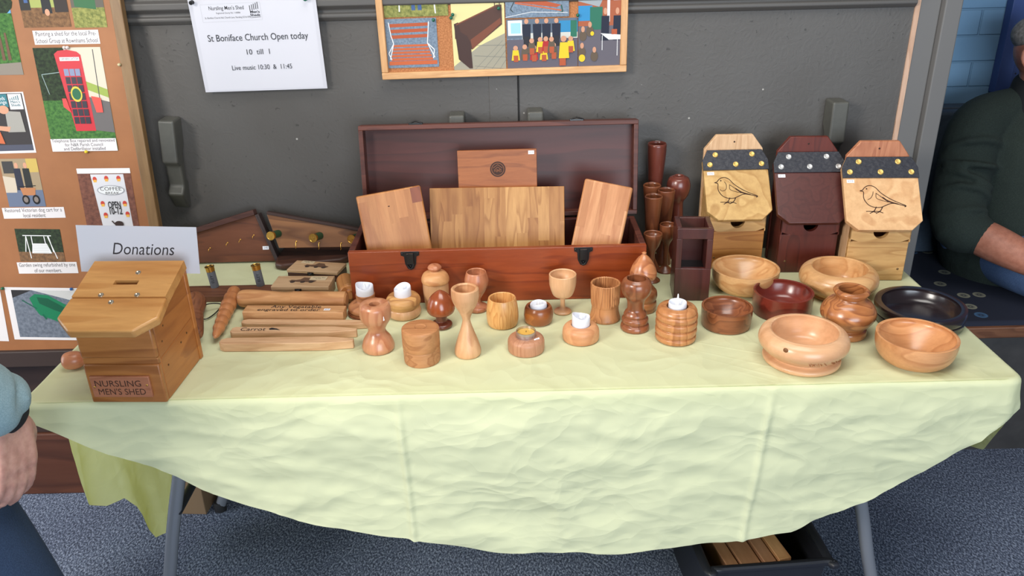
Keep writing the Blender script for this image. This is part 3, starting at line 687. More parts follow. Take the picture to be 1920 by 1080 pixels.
bowl('wooden_bowl', 'black ebony bowl with a groove, the rightmost rear bowl', 1718, 632, 70, 1720, 569, EBONY, [(72,0),(77,0.08),(79,0.42),(76.5,0.46),(78.5,0.5),(80,0.8),(79,1.0)], 68, 0.75, 0.85)
bowl('wooden_bowl', 'orange-tan cherry bowl at the right front of the table', 1709, 696.5, 44, 1709, 628, CHERRYX, [(45,0),(56,0.10),(67,0.35),(71.5,0.7),(72,1.0)], 66, 0.86, 0.5)
br_, bs_, bH_, _ = turned('wooden_bowl', 'large pale engraved bowl with thick rim and moulded foot at the right front', 'bowl', 1500, 706, 68, 1504, 618,
    [('wooden_bowl', wood('engraved_bowl', (242,198,156), (220,164,120), grain='X', scale=8, rings=4, seed=63, coat=0.3, rough=0.35), cup([(68,0),(71,0.06),(70,0.15),(63,0.20),(60,0.24),(70,0.36),(80,0.55),(82,0.70),(78,0.88),(70,0.98),(66,1.0)], 60, 0.72, 0.85))], n=72)
# burnt plug and faint burnt lettering marks on it
MB().ell((0,0,0), (0.0052, 0.0022, 0.0052), 16).build('plug', plain((120,76,40), 0.5), br_, loc=(-53*bs_, -59*bs_, bH_*0.83), rot=(0,0,-0.75))
mb = MB()
for k in range(46):
    a = rad(-102+random.random()*56); R = 81.5*bs_*0.985; z = bH_*(0.46+random.random()*0.16)
    rr_ = R*(0.93+0.07*min(1, (z/bH_-0.3)/0.3))
    M = Matrix.Translation((rr_*cos(a), rr_*sin(a), z)) @ Matrix.Rotation(a+pi/2, 4, 'Z') @ Matrix.Rotation(random.random()*3, 4, 'Y')
    mb.box(-0.0016, 0.0016, -0.0012, 0.0012, -0.00025, 0.00025, None, M)
o = mb.build('engraving', plain((168,112,70), 0.7), br_, smooth=False); o['label'] = 'faint burnt engraved marks'

# -- dark vases and goblets right of the chest
def tall(name, label, cb, yb, rb, ct, yt, mat, outer, ri, dp, cat='vase', fl=0.7):
    return turned(name, label, cat, cb, yb, rb, ct, yt, [(name, mat, cup(outer, ri, dp, fl))], n=40)
VR = wood('vase_red', (112,56,44), (78,36,30), scale=10, rings=4, seed=70, rough=0.3, coat=0.5)
VB = wood('vase_brown', (138,82,52), (92,50,32), scale=12, rings=12, seed=71, rough=0.35, coat=0.3)
tall('tall_vase', 'tallest dark red tapered vase right of the chest lid', 1222, 474, 15, 1216, 271, VR, [(15,0),(16,0.02),(12,0.06),(9,0.12),(9,0.2),(11,0.45),(14,0.7),(17,0.9),(17.5,1.0)], 14.5, 0.25)
tall('tall_vase', 'light brown tapered vase just under the tallest one, rim nearest the chest', 1216, 492, 17, 1211, 348, VB, [(16,0),(17,0.03),(12,0.09),(8,0.18),(8,0.3),(11,0.6),(15,0.9),(16.5,1.0)], 14, 0.25)
tall('tall_vase', 'brown grained tapered vase with dark mouth in front of the light rimmed one', 1219, 512, 18, 1216, 369, VB, [(18,0),(18,0.03),(13,0.09),(8,0.18),(8,0.28),(11,0.55),(15,0.9),(16.5,1.0)], 14, 0.25)
tall('tall_vase', 'brown tapered vase with reddish mouth standing before the dark round-topped candlestick', 1242, 499, 16, 1251, 357, wood('vase_b2', (128,74,48), (86,46,32), scale=12, rings=9, seed=72, rough=0.35, coat=0.3), [(16,0),(16,0.03),(13,0.12),(8,0.26),(8,0.36),(12,0.6),(15,0.9),(16,1.0)], 13.5, 0.25)
tall('candlestick', 'dark reddish candlestick with round doughnut top near the grey wall', 1264, 486, 20, 1260, 331, VR, [(20,0),(20,0.03),(17,0.15),(13,0.4),(10.5,0.62),(11,0.70),(17,0.76),(21,0.84),(21.5,0.91),(18,0.98),(12,1.0)], 6, 0.15, cat='candlestick')
tall('small_goblet', 'small brown thin-stemmed goblet in front of the tapered vases', 1220, 532, 17, 1227, 438, VB, [(17,0),(17,0.02),(8,0.09),(4,0.16),(4,0.45),(6,0.62),(12,0.75),(17,0.92),(17.5,1.0)], 15, 0.25, cat='goblet', fl=0.4)
tall('small_goblet', 'small brown goblet half hidden behind the square lantern', 1247, 514, 16, 1252, 421, VB, [(16,0),(16,0.02),(8,0.09),(4,0.16),(4,0.45),(6,0.60),(13,0.75),(15,0.92),(15,1.0)], 13, 0.25, cat='goblet', fl=0.5)

# -- square lantern
Lf = at(1262, 563); Rf = at(1328, 564)
ang = atan2(Rf.y-Lf.y, Rf.x-Lf.x)+0.02; w = (Rf-Lf).length; h = 0.176; dpt = 0.085; wl = 0.011
t = thing('square_lantern', 'dark red stained square wooden lantern with an open front window', 'lantern', ((Lf+Rf)/2), ang-0.02)
MB().box(-w/2, w/2, 0, wl, 0, h*0.455).build('front_panel', DARKRED, t, bevel=0.0012)
MB().box(-w/2, w/2, 0.0, wl, h*0.86, h).build('front_lintel', DARKRED, t, bevel=0.0012)
MB().box(-w/2, -w/2+0.013, 0.0, wl, h*0.455, h*0.86).build('front_post', DARKRED, t, bevel=0.001)
MB().box(w/2-0.013, w/2, 0.0, wl, h*0.455, h*0.86).build('front_post', DARKRED, t, bevel=0.001)
MB().box(-w/2, -w/2+wl, wl, dpt, 0, h).build('side_panel', DARKRED, t, bevel=0.0012)
MB().box(w/2-wl, w/2, wl, dpt, 0, h).build('side_panel', DARKRED, t, bevel=0.0012)
MB().box(-w/2+wl, w/2-wl, dpt-wl, dpt, 0, h).build('back_panel', DARKRED, t, bevel=0.001)
MB().box(-w/2+wl, w/2-wl, wl, dpt-wl, h*0.36, h*0.40).build('shelf', plain((22,16,16), 0.4), t)

# ================================================================= BIG CHEST
CY = 1.742; L = at(663, 570); R = at(1215, 560)
cx0, cx1, chz = -0.371, 0.308, 0.131
chd = 0.20; wl = 0.014
t = thing('wooden_chest', 'large open mahogany chest with raised lid against the grey wall', 'chest', ((cx0+cx1)/2, CY, TZ))
hw = (cx1-cx0)/2
MB().box(-hw, hw, 0, wl, 0, chz).build('front_panel', MAHOG, t, bevel=0.0015)
MB().box(-hw, -hw+wl, wl, chd, 0, chz).build('side_panel', MAHOGE, t, bevel=0.0015)
MB().box(hw-wl, hw, wl, chd, 0, chz).build('side_panel', MAHOGE, t, bevel=0.0015)
MB().box(-hw+wl, hw-wl, chd-wl, chd, 0, chz).build('back_panel', MAHOGD, t, bevel=0.001)
MB().box(-hw+wl, hw-wl, wl, chd-wl, 0.002, 0.012).build('floor_panel', MAHOGD, t)
# lid: shallow tray hinged at the back
lid_h = 0.232; lt = 0.045
mb = MB()
lid = MB().box(-hw, hw, lt-0.008, lt, 0, lid_h).build('lid', MAHOGD, t, bevel=0.001)
lid.location = (0.008, chd+0.004, chz+0.002); lid.rotation_euler = (rad(-9), 0, 0)
e = 0.011
for nm, bx in (('lid_frame', (-hw, hw, 0, lt-0.008, lid_h-e, lid_h)), ('lid_frame', (-hw, hw, 0, lt-0.008, 0, e)), ('lid_frame', (-hw, -hw+e, 0, lt-0.008, e, lid_h-e)), ('lid_frame', (hw-e, hw, 0, lt-0.008, e, lid_h-e))):
    MB().box(*bx).build(nm, MAHOGE, lid, bevel=0.0012)
for x in (-0.20, 0.19):   # latch tongues seen above the lid
    mb = MB(); mb.box(-0.016, 0.016, 0.004, 0.008, lid_h, lid_h+0.004).tube([(-0.016,0.006,lid_h+0.003),(0,0.004,lid_h+0.009),(0.016,0.006,lid_h+0.003)], 0.002, 8)
    mb.build('hasp', BLACK, lid, loc=(x, 0, 0))
for px in (769.5, 1093.5):
    P0 = aty(px, 486, CY); x = P0.x-(cx0+cx1)/2
    out = [(-0.021,0.0),(0.021,0.0),(0.021,-0.009),(0.014,-0.012),(0.0125,-0.030),(0.007,-0.042),(0.0,-0.045),(-0.007,-0.042),(-0.0125,-0.030),(-0.014,-0.012),(-0.021,-0.009)]
    lp = MB().prism(out[::-1], -0.002, 0.0, plane='XZ').build('latch', BLACK, t, bevel=0.0006); lp.location = (x, -0.0005, chz-0.001)
    mb = MB().box(-0.008, 0.008, -0.010, -0.002, -0.028, -0.002)
    mb.tube([(-0.007,-0.005,-0.008),(-0.0075,-0.006,-0.03),(-0.003,-0.0065,-0.039),(0.003,-0.0065,-0.039),(0.0075,-0.006,-0.03),(0.007,-0.005,-0.008)], 0.0018, 8)
    mb.ell((0,-0.006,-0.033), (0.0024,0.002,0.0024), 10)
    mb.build('latch_lever', plain((24,24,26), 0.25), lp, bevel=0.001)
    for q in (-0.0175, 0.0175): MB().ell((q, -0.0022, -0.0045), (0.002, 0.0012, 0.002), 10).build('screw', plain((60,60,62), 0.3, 0.8), lp)

def board_px(name, label, tl, tr, bl, Yt, Yb, thick, mat, ext=0.0, bevel=0.004, cat='chopping board'):
    """a board standing upright; corners in the photograph on a plane from Yt (top) to Yb (where it meets the chest rim)"""
    A = aty(*tl, Yt[0]); B = aty(*tr, Yt[1]); C_ = aty(*bl, Yb)
    M, w, h = frame_from(A, B, C_)
    # local: x right, z up, y into the scene
    M2 = M @ Matrix(((1,0,0,0),(0,0,1,0),(0,-1,0,0),(0,0,0,1)))
    t = thing(name, label, cat)
    t.matrix_world = M2
    ux = M.to_3x3() @ Vector((1,0,0)); uy = M.to_3x3() @ Vector((0,1,0))
    ext = (C_.z+min(0, ux.z*w)-0.7575)/uy.z
    MB().box(0, w, 0, thick, -ext, h).build('board', mat, t, bevel=bevel, seg=3)
    return t, w, h
t, w, h = board_px('chopping_board', 'left beech strip chopping board leaning in the open chest', (677,368), (797,346), (688,468), (1.825, 1.865), 1.792, 0.022, BOARD1, ext=0.098, bevel=0.004)
MB().box(w*0.83, w*0.985, -0.0004, 0.001, h*0.70, h*0.985).build('dark_inlay', wood('inlay', (146,78,46), (112,56,34), seed=75), t)
MB().ell((w*0.46, 0, h*0.72), (0.0022,0.0008,0.0014), 10).build('knot', plain((60,34,22),0.7), t)
board_px('chopping_board', 'wide oak strip chopping board in the middle of the open chest', (805,353), (1058,349), (808,467), (1.902, 1.902), 1.855, 0.018, BOARD2, ext=0.105, bevel=0.0015)
t, w, h = board_px('chopping_board', 'right pale strip chopping board tilted over the chest corner', (1097,334), (1187,352), (1071,461), (1.850, 1.835), 1.800, 0.024, BOARD3, ext=0.088, bevel=0.005)
t, w, h = board_px('branded_board', 'small mahogany board branded with a round emblem, standing behind the oak board', (857,283), (1006,279), (860,351), (1.932, 1.932), 1.920, 0.010, PLAQUE, ext=0.155, bevel=0.001, cat='board')
mb = MB(); BR = plain((52,30,24), 0.7); ex, ez, er = w*0.505, h*0.47, 0.0185
def ring(mb, cx, cz, r0, r1, n, m, y, a0=0, a1=2*pi):
    for i in range(n):
        a = a0+(a1-a0)*i/n; b2 = a0+(a1-a0)*(i+1)/n
        mb.add([(cx+r*cos(t_), y, cz+r*sin(t_)) for r, t_ in ((r0,a),(r1,a),(r1,b2),(r0,b2))], [(0,1,2,3)], m)
ring(mb, ex, ez, 0.0, er, 40, BR, -0.0003); ring(mb, ex, ez, er*0.74, er*0.84, 40, plain((122,74,44),0.6), -0.0005)
LI = plain((122,74,44),0.6)
def seg2(mb, p, q, wdt, m, y):
    p = Vector(p); q = Vector(q); d = q-p; nn = Vector((-d.y, d.x)).normalized()*wdt/2
    mb.add([(a.x, y, a.y) for a in (p-nn, q-nn, q+nn, p+nn)], [(0,1,2,3)], m)
for p_, q_ in (((-0.6,0.15),(0,0.6)), ((0,0.6),(0.6,0.15)), ((-0.35,0.0),(0.0,0.3)), ((0.0,0.3),(0.35,0.0))):
    seg2(mb, (ex+p_[0]*er, ez+p_[1]*er), (ex+q_[0]*er, ez+q_[1]*er), er*0.09, LI, -0.0006)
MR = Matrix.Rotation(pi/2, 4, 'X')
put_text(mb, 'NMS', ex, ez-er*0.2, 0.0007, LI, width=er*1.0, size=er*0.55, M=MR, bold=0.02)
put_text(mb, '_____', ex, ez-er*0.38, 0.0007, LI, width=er*0.7, size=er*0.3, M=MR)
mb.build('emblem', parent=t, smooth=False)['label'] = 'dark burnt round emblem'
price(t, Matrix.Translation((w*0.895, -0.0005, h*0.86)) @ MR, 0.014, 0.0085, '£10')

# ================================================================= BIRD BOXES
def birdhouse(label, bl, br_, rw, roofm, bodym, stripm, backm, screwm, bird=None, two=True):
    A = at(*bl); B = at(*br_); w = 0.138; mid = (A+B)/2
    ang = atan2(B.y-A.y, B.x-A.x)*0.6
    t = thing('bird_box', label, 'bird box', (mid.x, mid.y, TZ), ang)
    # body
    hb = 0.160; th = 0.012
    split = 0.100
    body = MB().box(-w/2, w/2, 0, th, 0, split).build('lower_front', bodym[0], t, bevel=0.0015)
    # upper front board with an entrance hole
    rh = 0.0175; hz_ = split+0.0265; n = 24
    vs = []; fs = []
    outer = []
    for i in range(n):
        a = 2*pi*i/n; dx, dz = cos(a), sin(a)
        sxl = min((w/2)/abs(dx) if abs(dx) > 1e-6 else 9, (hb-hz_)/dz if dz > 1e-6 else 9, (split-hz_)/dz if dz < -1e-6 else 9)
        outer.append((dx*sxl, hz_+dz*sxl))
    for y in (-0.004, th-0.004):
        for i in range(n): vs.append((outer[i][0], y, outer[i][1]))
        for i in range(n): vs.append((rh*cos(2*pi*i/n), y, hz_+rh*sin(2*pi*i/n)))
    for i in range(n):
        k = (i+1) % n
        fs += [(i, k, n+k, n+i), (2*n+k, 2*n+i, 3*n+i, 3*n+k), (n+i, n+k, 3*n+k, 3*n+i), (k, i, 2*n+i, 2*n+k)]
    up = MB().add(vs, fs).box(-w/2, -w/2+0.002, -0.004, 0.008, split, hb).box(w/2-0.002, w/2, -0.004, 0.008, split, hb).build('upper_front', bodym[1], t, smooth=False)
    dep = 0.092
    MB().box(-w/2, -w/2+th, th, dep, 0, hb+0.025).build('side_panel', bodym[2], t, bevel=0.001)
    MB().box(w/2-th, w/2, th, dep, 0, hb+0.025).build('side_panel', bodym[2], t, bevel=0.001)
    MB().box(-w/2+th, w/2-th, th, dep, 0.002, 0.012).build('floor_panel', bodym[0], t)
    # back board with chamfered top
    bw = w*0.52; H = 0.316
    o = MB().prism([(-bw,0.0),(bw,0.0),(bw,H-0.035),(bw*0.62,H),(-bw*0.62,H),(-bw,H-0.035)], dep, dep+0.013, plane='XZ').build('back_board', backm, t, bevel=0.0015)
    MB().ell((0, dep-0.0002, H-0.017), (0.0022,0.001,0.0022), 12).build('screw_hole', plain((50,30,22),0.7), o)
    # sloping roof
    slope = rad(50)
    roof = bpy.data.objects.new('roof', None)
    rl = 0.181; c = 0.026
    mb = MB().prism([(-rw+c,0.0),(rw-c,0.0),(rw,c*0.9),(rw,rl-c*1.0),(rw-0.012,rl),(-rw+0.012,rl),(-rw,rl-c*1.0),(-rw,c*0.9)], -0.014, 0.0)
    bpy.data.objects.remove(roof)
    roof = mb.build('roof', roofm, t, bevel=0.0015)
    roof.location = (0, -0.028, 0.139); roof.rotation_euler = (slope, 0, 0)
    # rubber hinge strip
    s = MB().prism([(-rw-0.001,rl-0.052),(rw+0.001,rl-0.052),(rw+0.001,rl-c),(rw-0.012,rl+0.001),(-rw+0.012,rl+0.001),(-rw-0.001,rl-c)], 0.0, 0.0035).build('hinge_strip', stripm, roof, bevel=0.0005)
    for (sx, sy) in ((-0.048,-0.012),(0.042,-0.012),(-rw+0.016,-0.038),(0.0,-0.038),(rw-0.016,-0.038)):
        MB().lathe([(0,0.003),(0.0068,0.003),(0.0066,0.0048),(0.005,0.0062),(0.0035,0.0052),(0.0015,0.0046),(0,0.0052)], 18).build('screw', screwm, s, loc=(sx, rl+sy, 0))
    price(roof, Matrix.Translation((-rw+0.008, rl-0.064, 0.0002)), 0.017, 0.008, '£10')
    for q in ((0.054,0.03),(-0.05,0.03)):
        MB().ell((q[0], -0.0002, q[1]), (0.0028,0.001,0.0028), 12).build('body_screw', plain((120,92,60),0.4,0.5), body)
    if bird: 
        mb = MB()
        def st(pts, wd=0.0014):
            pts = catmull([(x*0.1, y*0.1) for x, y in pts], 5)
            for p, q in zip(pts, pts[1:]):
                p = Vector(p); q = Vector(q); d = q-p
                if d.length < 1e-6: continue
                nn = Vector((-d.y, d.x)).normalized()*wd*0.65; d = d.normalized()*wd*0.25
                mb.add([(a.x, a.y, 0.0004) for a in (p-nn-d, q-nn+d, q+nn+d, p+nn-d)], [(0,1,2,3)], BURN)
        st([(-0.50,0.28),(-0.44,0.30),(-0.40,0.35),(-0.33,0.40),(-0.24,0.41),(-0.14,0.36),(-0.04,0.24),(0.08,0.14),(0.22,0.05),(0.36,-0.02),(0.5,-0.08)])
        st([(-0.50,0.28),(-0.43,0.26),(-0.42,0.22)]); st([(-0.42,0.22),(-0.43,0.12),(-0.40,0.02),(-0.32,-0.08),(-0.20,-0.13),(-0.06,-0.13),(0.04,-0.09),(0.16,-0.04),(0.28,-0.04),(0.5,-0.10)])
        st([(0.5,-0.08),(0.51,-0.10),(0.48,-0.12)]); st([(-0.26,0.30),(-0.22,0.22),(-0.24,0.10),(-0.33,0.06),(-0.38,0.10)] if bird == 1 else [(-0.20,0.26),(-0.22,0.18),(-0.27,0.10),(-0.34,0.06)], 0.0010)
        st([(-0.14,0.22),(-0.04,0.14),(0.10,0.02),(0.24,-0.03)], 0.0011); st([(-0.14,0.22),(-0.14,0.10),(-0.02,0.04),(0.12,0.0)], 0.0010)
        st([(0.0,0.12),(0.14,0.02),(0.34,-0.05)], 0.0018)
        for dx in (0.0, 0.14):
            st([(-0.16+dx,-0.12),(-0.22+dx,-0.22),(-0.28+dx,-0.24)], 0.0016); st([(-0.40+dx,-0.23),(-0.32+dx,-0.23),(-0.24+dx,-0.24),(-0.16+dx,-0.27)], 0.0013); st([(-0.24+dx,-0.24),(-0.32+dx,-0.28)], 0.0013)
        mb.add([(x*0.1, y*0.1, 0.0005) for x, y in ((-0.345+0.018*cos(a*pi/5), 0.33+0.018*sin(a*pi/5)) for a in range(10))], [tuple(range(10))], BURN)
        o = mb.build('engraved_bird', parent=roof, smooth=False, loc=(-0.005 if bird == 1 else 0.0, rl-0.112, 0.0), rot=(0,0,0)); o['label'] = 'burnt outline drawing of a bird'
    return t
def rubber():
    m, nt, b = nodes('black_rubber'); mp, tc = mapping(nt, (70, 160, 70)); n1 = N(nt, 'ShaderNodeTexNoise', Scale=1.0, Detail=2.0); nt.links.new(mp.outputs[0], n1.inputs['Vector'])
    b.inputs['Base Color'].default_value = lin((44,46,54))+(1,); b.inputs['Roughness'].default_value = 0.5; bump(nt, b, n1.outputs[0], 1.0, 0.002); return m
RUB = rubber(); BRASS2 = plain((232,196,112), 0.4, 0.45); STEEL2 = plain((206,206,204), 0.4, 0.45)
birdhouse('pine bird box with large burnt bird and tan knotted roof, nearest the square lantern', (1324,504), (1424,502), 0.079, PINER, (wood('box_orange', (198,138,72), (160,98,44), grain='X', seed=80), PINEB, PINEB), RUB, PINEE, BRASS2, 1)
birdhouse('dark red stained bird box with black hinge strip, the middle one of three', (1449,510), (1566,511), 0.084, wood('red_roof', (86,40,36), (70,30,28), seed=81, rough=0.4, coat=0.3), (wood('red_body', (98,42,34), (70,28,24), seed=82, rough=0.4, coat=0.3),)*3, RUB, wood('red_back', (110,46,34), (80,32,26), seed=83), STEEL2, None)
birdhouse('pale pine bird box with small burnt robin, at the rear right corner of the table', (1577,524), (1694,527), 0.086, PINER2, (PINEB, PINEB, PINEE), RUB, wood('rib', (204,140,104), (170,104,74), seed=84, scale=22), BRASS2, 2)

# ================================================================= DONATION BOX AND SIGN
A = at(174, 755); B = at(314, 755); Cc = at(378, 673)
ang = atan2(B.y-A.y, B.x-A.x); w = (B-A).length; dp = 0.165; hf = 0.158; hb = 0.212
t = thing('donation_box', 'varnished pine donation box with sloping slotted lid at the left front', 'donation box', A, ang)
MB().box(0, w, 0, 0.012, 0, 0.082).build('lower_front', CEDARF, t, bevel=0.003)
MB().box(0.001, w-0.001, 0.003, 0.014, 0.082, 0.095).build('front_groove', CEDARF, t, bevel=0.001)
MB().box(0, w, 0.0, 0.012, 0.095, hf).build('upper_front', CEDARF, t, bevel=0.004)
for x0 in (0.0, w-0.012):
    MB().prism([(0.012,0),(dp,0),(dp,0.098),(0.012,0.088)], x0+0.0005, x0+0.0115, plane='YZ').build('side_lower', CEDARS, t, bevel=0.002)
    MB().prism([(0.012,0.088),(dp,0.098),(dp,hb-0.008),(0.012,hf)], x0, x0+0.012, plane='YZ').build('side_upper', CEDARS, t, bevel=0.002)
    for (yy, zz_) in ((0.035,0.062),(0.10,0.075),(0.045,0.14),(0.13,0.08),(0.03,0.115)):
        MB().ell((x0+(0.012 if x0 else 0.0), yy, zz_), (0.001,0.0022,0.0022), 10).build('screw', plain((96,64,36),0.4,0.3), t)
MB().box(-0.001, w+0.002, dp, dp+0.013, 0, hb+0.004).build('back_board', CEDARS, t, bevel=0.002)
MB().box(0.012, w-0.012, 0.012, dp, 0.002, 0.012).build('base_board', CEDARF, t)
sl = atan2(hb-hf, dp)
# lid in two boards; local x right, y up the slope
def on_slope(mbb, name, y0, zoff, sl_, mat, bev=0.003):
    o = mbb.build(name, mat, t, bevel=bev, seg=3); o.location = (w/2, y0, zoff); o.rotation_euler = (sl_, 0, 0); return o
lw = 0.093
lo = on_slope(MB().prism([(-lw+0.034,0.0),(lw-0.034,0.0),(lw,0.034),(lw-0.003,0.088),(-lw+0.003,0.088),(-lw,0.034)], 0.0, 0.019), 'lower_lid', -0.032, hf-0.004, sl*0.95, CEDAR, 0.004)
ul = 0.104; uw = 0.088; sx0, sx1, sy0, sy1 = -0.024, 0.022, 0.034, 0.046
mb = MB()
for bx in ((-uw,uw,0,sy0),(-uw,uw,sy1,ul),(-uw,sx0,sy0,sy1),(sx1,uw,sy0,sy1)): mb.box(bx[0], bx[1], bx[2], bx[3], 0, 0.019)
mb.box(sx0, sx1, sy0, sy1, 0, 0.006, None)
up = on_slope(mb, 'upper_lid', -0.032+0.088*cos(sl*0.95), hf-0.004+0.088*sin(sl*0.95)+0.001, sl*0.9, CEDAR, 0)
MB().prism([(sx0+(sx1-sx0)*k[0], sy0+(sy1-sy0)*k[1]) for k in ((0.04,0.1),(0.96,0.1),(1,0.5),(0.96,0.9),(0.04,0.9),(0,0.5))], 0.0055, 0.0075).build('coin_slot', plain((84,44,22),0.8), up)
for par, pts in ((up, ((-0.034,0.004),(0.034,0.004),(0.012,0.068))), (lo, ((-0.008,0.074),))):
    for q in pts:
        MB().lathe([(0,0.0185),(0.0055,0.0185),(0.005,0.0205),(0.0036,0.021),(0.0015,0.0198),(0,0.0203)], 18).build('screw', plain((200,190,170),0.25,0.9), par, loc=(q[0], q[1], 0))
pl = thing('x', 'x', 'x'); bpy.data.objects.remove(pl)
M = Matrix.Translation((0.010, -0.0005, 0.016)) @ Matrix.Rotation(pi/2, 4, 'X')
nw, nh = 0.112, 0.044
nm = wood('nameplate', (186,124,92), (156,96,68), grain='X', seed=86, rough=0.5)
pb = MB().box(0, nw, 0, nh, 0, 0.006).build('name_plate', nm, t, bevel=0.0012); pb.matrix_local = M
pb['label'] = 'paler wooden plate carved NURSLING MEN\'S SHED'
mb = MB(); put_text(mb, 'NURSLING', nw*0.46, nh*0.66, 0.0063, BURN, width=nw*0.78, size=nh*0.42); put_text(mb, "MEN'S SHED", nw*0.50, nh*0.26, 0.0063, BURN, width=nw*0.80, size=nh*0.42)
mb.build('carved_lettering', parent=pb, smooth=False)
for q in ((0.006, 0.022), (nw-0.006, 0.026)): MB().ell((q[0], q[1], 0.006), (0.002,0.002,0.001), 12).build('screw', BRASS, pb)
# laminated sign standing behind
A = aty(135,422, 1.540); B = aty(361,426, 1.535); Cc = aty(153,509, 1.525)
M, w, h = frame_from(A, B, Cc)
s = Sheet(w, h, PAPER, 0.0008)
s.text('Donations', 0.535, 0.5, 0.52, plain((44,40,44), 0.6), h=0.034, shear=0.25)
tag(s.build('donations_sign', M), 'white laminated card reading Donations standing behind the donation box', 'sign')

# ================================================================= LEFT-HAND WARES
def lying(name, label, cat, p0, p1, prof, mat, sq=1.0, n=40, z=0.0):
    """turned piece lying down; p0,p1 floor points of its axis ends; prof (r m, 0..1)"""
    d = Vector(p1)-Vector(p0); Lh = d.length; rmax = max(q[0] for q in prof)
    mb = MB(); mb.lathe(sharp_prof([(q[0], q[1]*Lh)+tuple(q[2:]) for q in prof]), n)
    o = mb.build(name, mat, angle=35)
    o.matrix_world = Matrix.Translation((p0[0], p0[1], TZ+z+rmax*1.0)) @ d.to_track_quat('Z', 'Y').to_matrix().to_4x4()
    return tag(o, label, cat)
a = at(447, 578); b2 = at(650, 586)
lying('turned_truncheon', 'thick light brown cylinder with rounded left end lying behind the engraved block', 'turned wood', (a.x, a.y+0.008, 0), (b2.x, b2.y+0.020, 0), [(0,0),(0.010,0.003),(0.019,0.03),(0.0215,0.12),(0.019,0.30),(0.0165,0.42),(0.0175,0.50),(0.0172,0.505),(0.019,0.51,1),(0.0195,0.75),(0.0205,0.97),(0.0205,0.985,1),(0.014,1.0,1),(0,1.0)], wood('stake_oak_round', (210,156,104), (172,114,68), grain='Z', scale=20, rings=5, rough=0.45, seed=30))
a = at(655, 582); b2 = at(632, 552)
a = at(655, 587)
lying('rolling_pin', 'short rolling pin with banded end pointing forward beside the chest corner', 'rolling pin', (a.x-0.004, a.y+0.045, 0), (a.x-0.030, a.y+0.132, 0), [(0,0),(0.009,0.0,1),(0.009,0.10),(0.021,0.11,1),(0.0225,0.14),(0.021,0.20),(0.022,0.22,1),(0.0225,0.9),(0.018,1.0,1),(0,1.0)], wood('pin', (206,146,84), (166,104,54), seed=88, coat=0.2))
a = at(406, 646); b2 = at(440, 560)
prof = [(0,0),(0.003,0.0),(0.008,0.05)]
for k in range(5): prof += [(0.0098+k*0.0013, 0.12+k*0.115, 1),(0.0128+k*0.0012, 0.165+k*0.115),(0.0122+k*0.0012, 0.215+k*0.115),(0.0108+k*0.0013, 0.234+k*0.115, 1)]
prof += [(0.0165,0.74),(0.0175,0.80),(0.013,0.83),(0.015,0.88),(0.0145,0.95),(0.008,0.995),(0,1.0)]
lying('turned_dibber', 'pointed ringed wooden dibber lying towards the front beside the plant markers', 'dibber', (a.x, a.y, 0), (b2.x, b2.y+0.015, 0), prof, wood('dib', (216,150,96), (180,112,66), seed=89, coat=0.3, rings=4))
a = at(372, 650); b2 = at(362, 578)
prof = [(0,0),(0.009,0.0),(0.014,0.05),(0.015,0.3)]+[(0.0145+0.001*(k%2), 0.32+0.045*k) for k in range(6)]+[(0.020,0.68),(0.0225,0.80),(0.019,0.92),(0.010,0.99),(0,1.0)]
lying('wooden_truncheon', 'knobbly brown grained wooden truncheon behind the donation box', 'truncheon', (a.x-0.003, a.y+0.01, 0), (b2.x+0.004, b2.y+0.02, 0), prof, wood('trunch', (150,96,64), (98,58,40), scale=40, seed=90))
a = at(383, 596)
tag(MB().tube(catmull([(a.x-0.012,a.y+0.01,TZ+0.02),(a.x+0.004,a.y+0.032,TZ+0.02),(a.x+0.026,a.y+0.045,TZ+0.012),(a.x+0.024,a.y+0.02,TZ+0.006),(a.x+0.012,a.y-0.012,TZ+0.004),(a.x-0.004,a.y-0.012,TZ+0.005),(a.x-0.02,a.y+0.006,TZ+0.012)], 6), 0.0014, 8).build('leather_cord', BLACK), 'black cord loop hanging off the knobbly truncheon onto the cloth', 'cord')
a = at(136, 698)
lying('wooden_pestle', 'round glossy wooden knob poking out left of the donation box', 'turned wood', (a.x-0.022, a.y+0.010, 0), (a.x+0.07, a.y+0.035, 0), [(0,0),(0.009,0.01),(0.016,0.07),(0.019,0.20),(0.017,0.34),(0.010,0.46),(0.008,0.56),(0.012,0.8),(0.010,0.98),(0,1)], CHERRY)

def stake(name, label, fl, fr, hgt, dpt, mat, taper=0.0, txt=(), cat='plant marker', sticker=None, notch=False):
    A = at(*fl); B = at(*fr); ang = atan2(B.y-A.y, B.x-A.x); w = (B-A).length
    t = thing(name, label, cat, A, ang)
    if taper:
        out = [(0.012,0.0),(w-taper,0.0),(w,dpt*0.30),(w,dpt*0.70),(w-taper,dpt),(0.012,dpt),(0,dpt*0.75),(0,dpt*0.25)]
        if notch: out = [(0.006,0.0),(w-taper,0.0),(w,dpt*0.34),(w,dpt*0.66),(w-taper,dpt),(0.006,dpt),(0,dpt*0.8),(0,dpt*0.2)]
        MB().prism(out, 0, hgt).build('block', mat, t, bevel=0.0012)
    else: MB().box(0, w, 0, dpt, 0, hgt).build('block', mat, t, bevel=0.0015)
    mb = MB()
    for (s_t, cx_, cy_, wd, sz) in txt: put_text(mb, s_t, cx_*w, cy_*dpt, hgt+0.0004, INK, width=wd*w, size=sz)
    if txt: mb.build('lettering', parent=t, smooth=False)
    if sticker: price(t, Matrix.Translation((sticker*w, dpt*0.25, hgt+0.0002)), 0.014, 0.009, '£7')
    return t, w
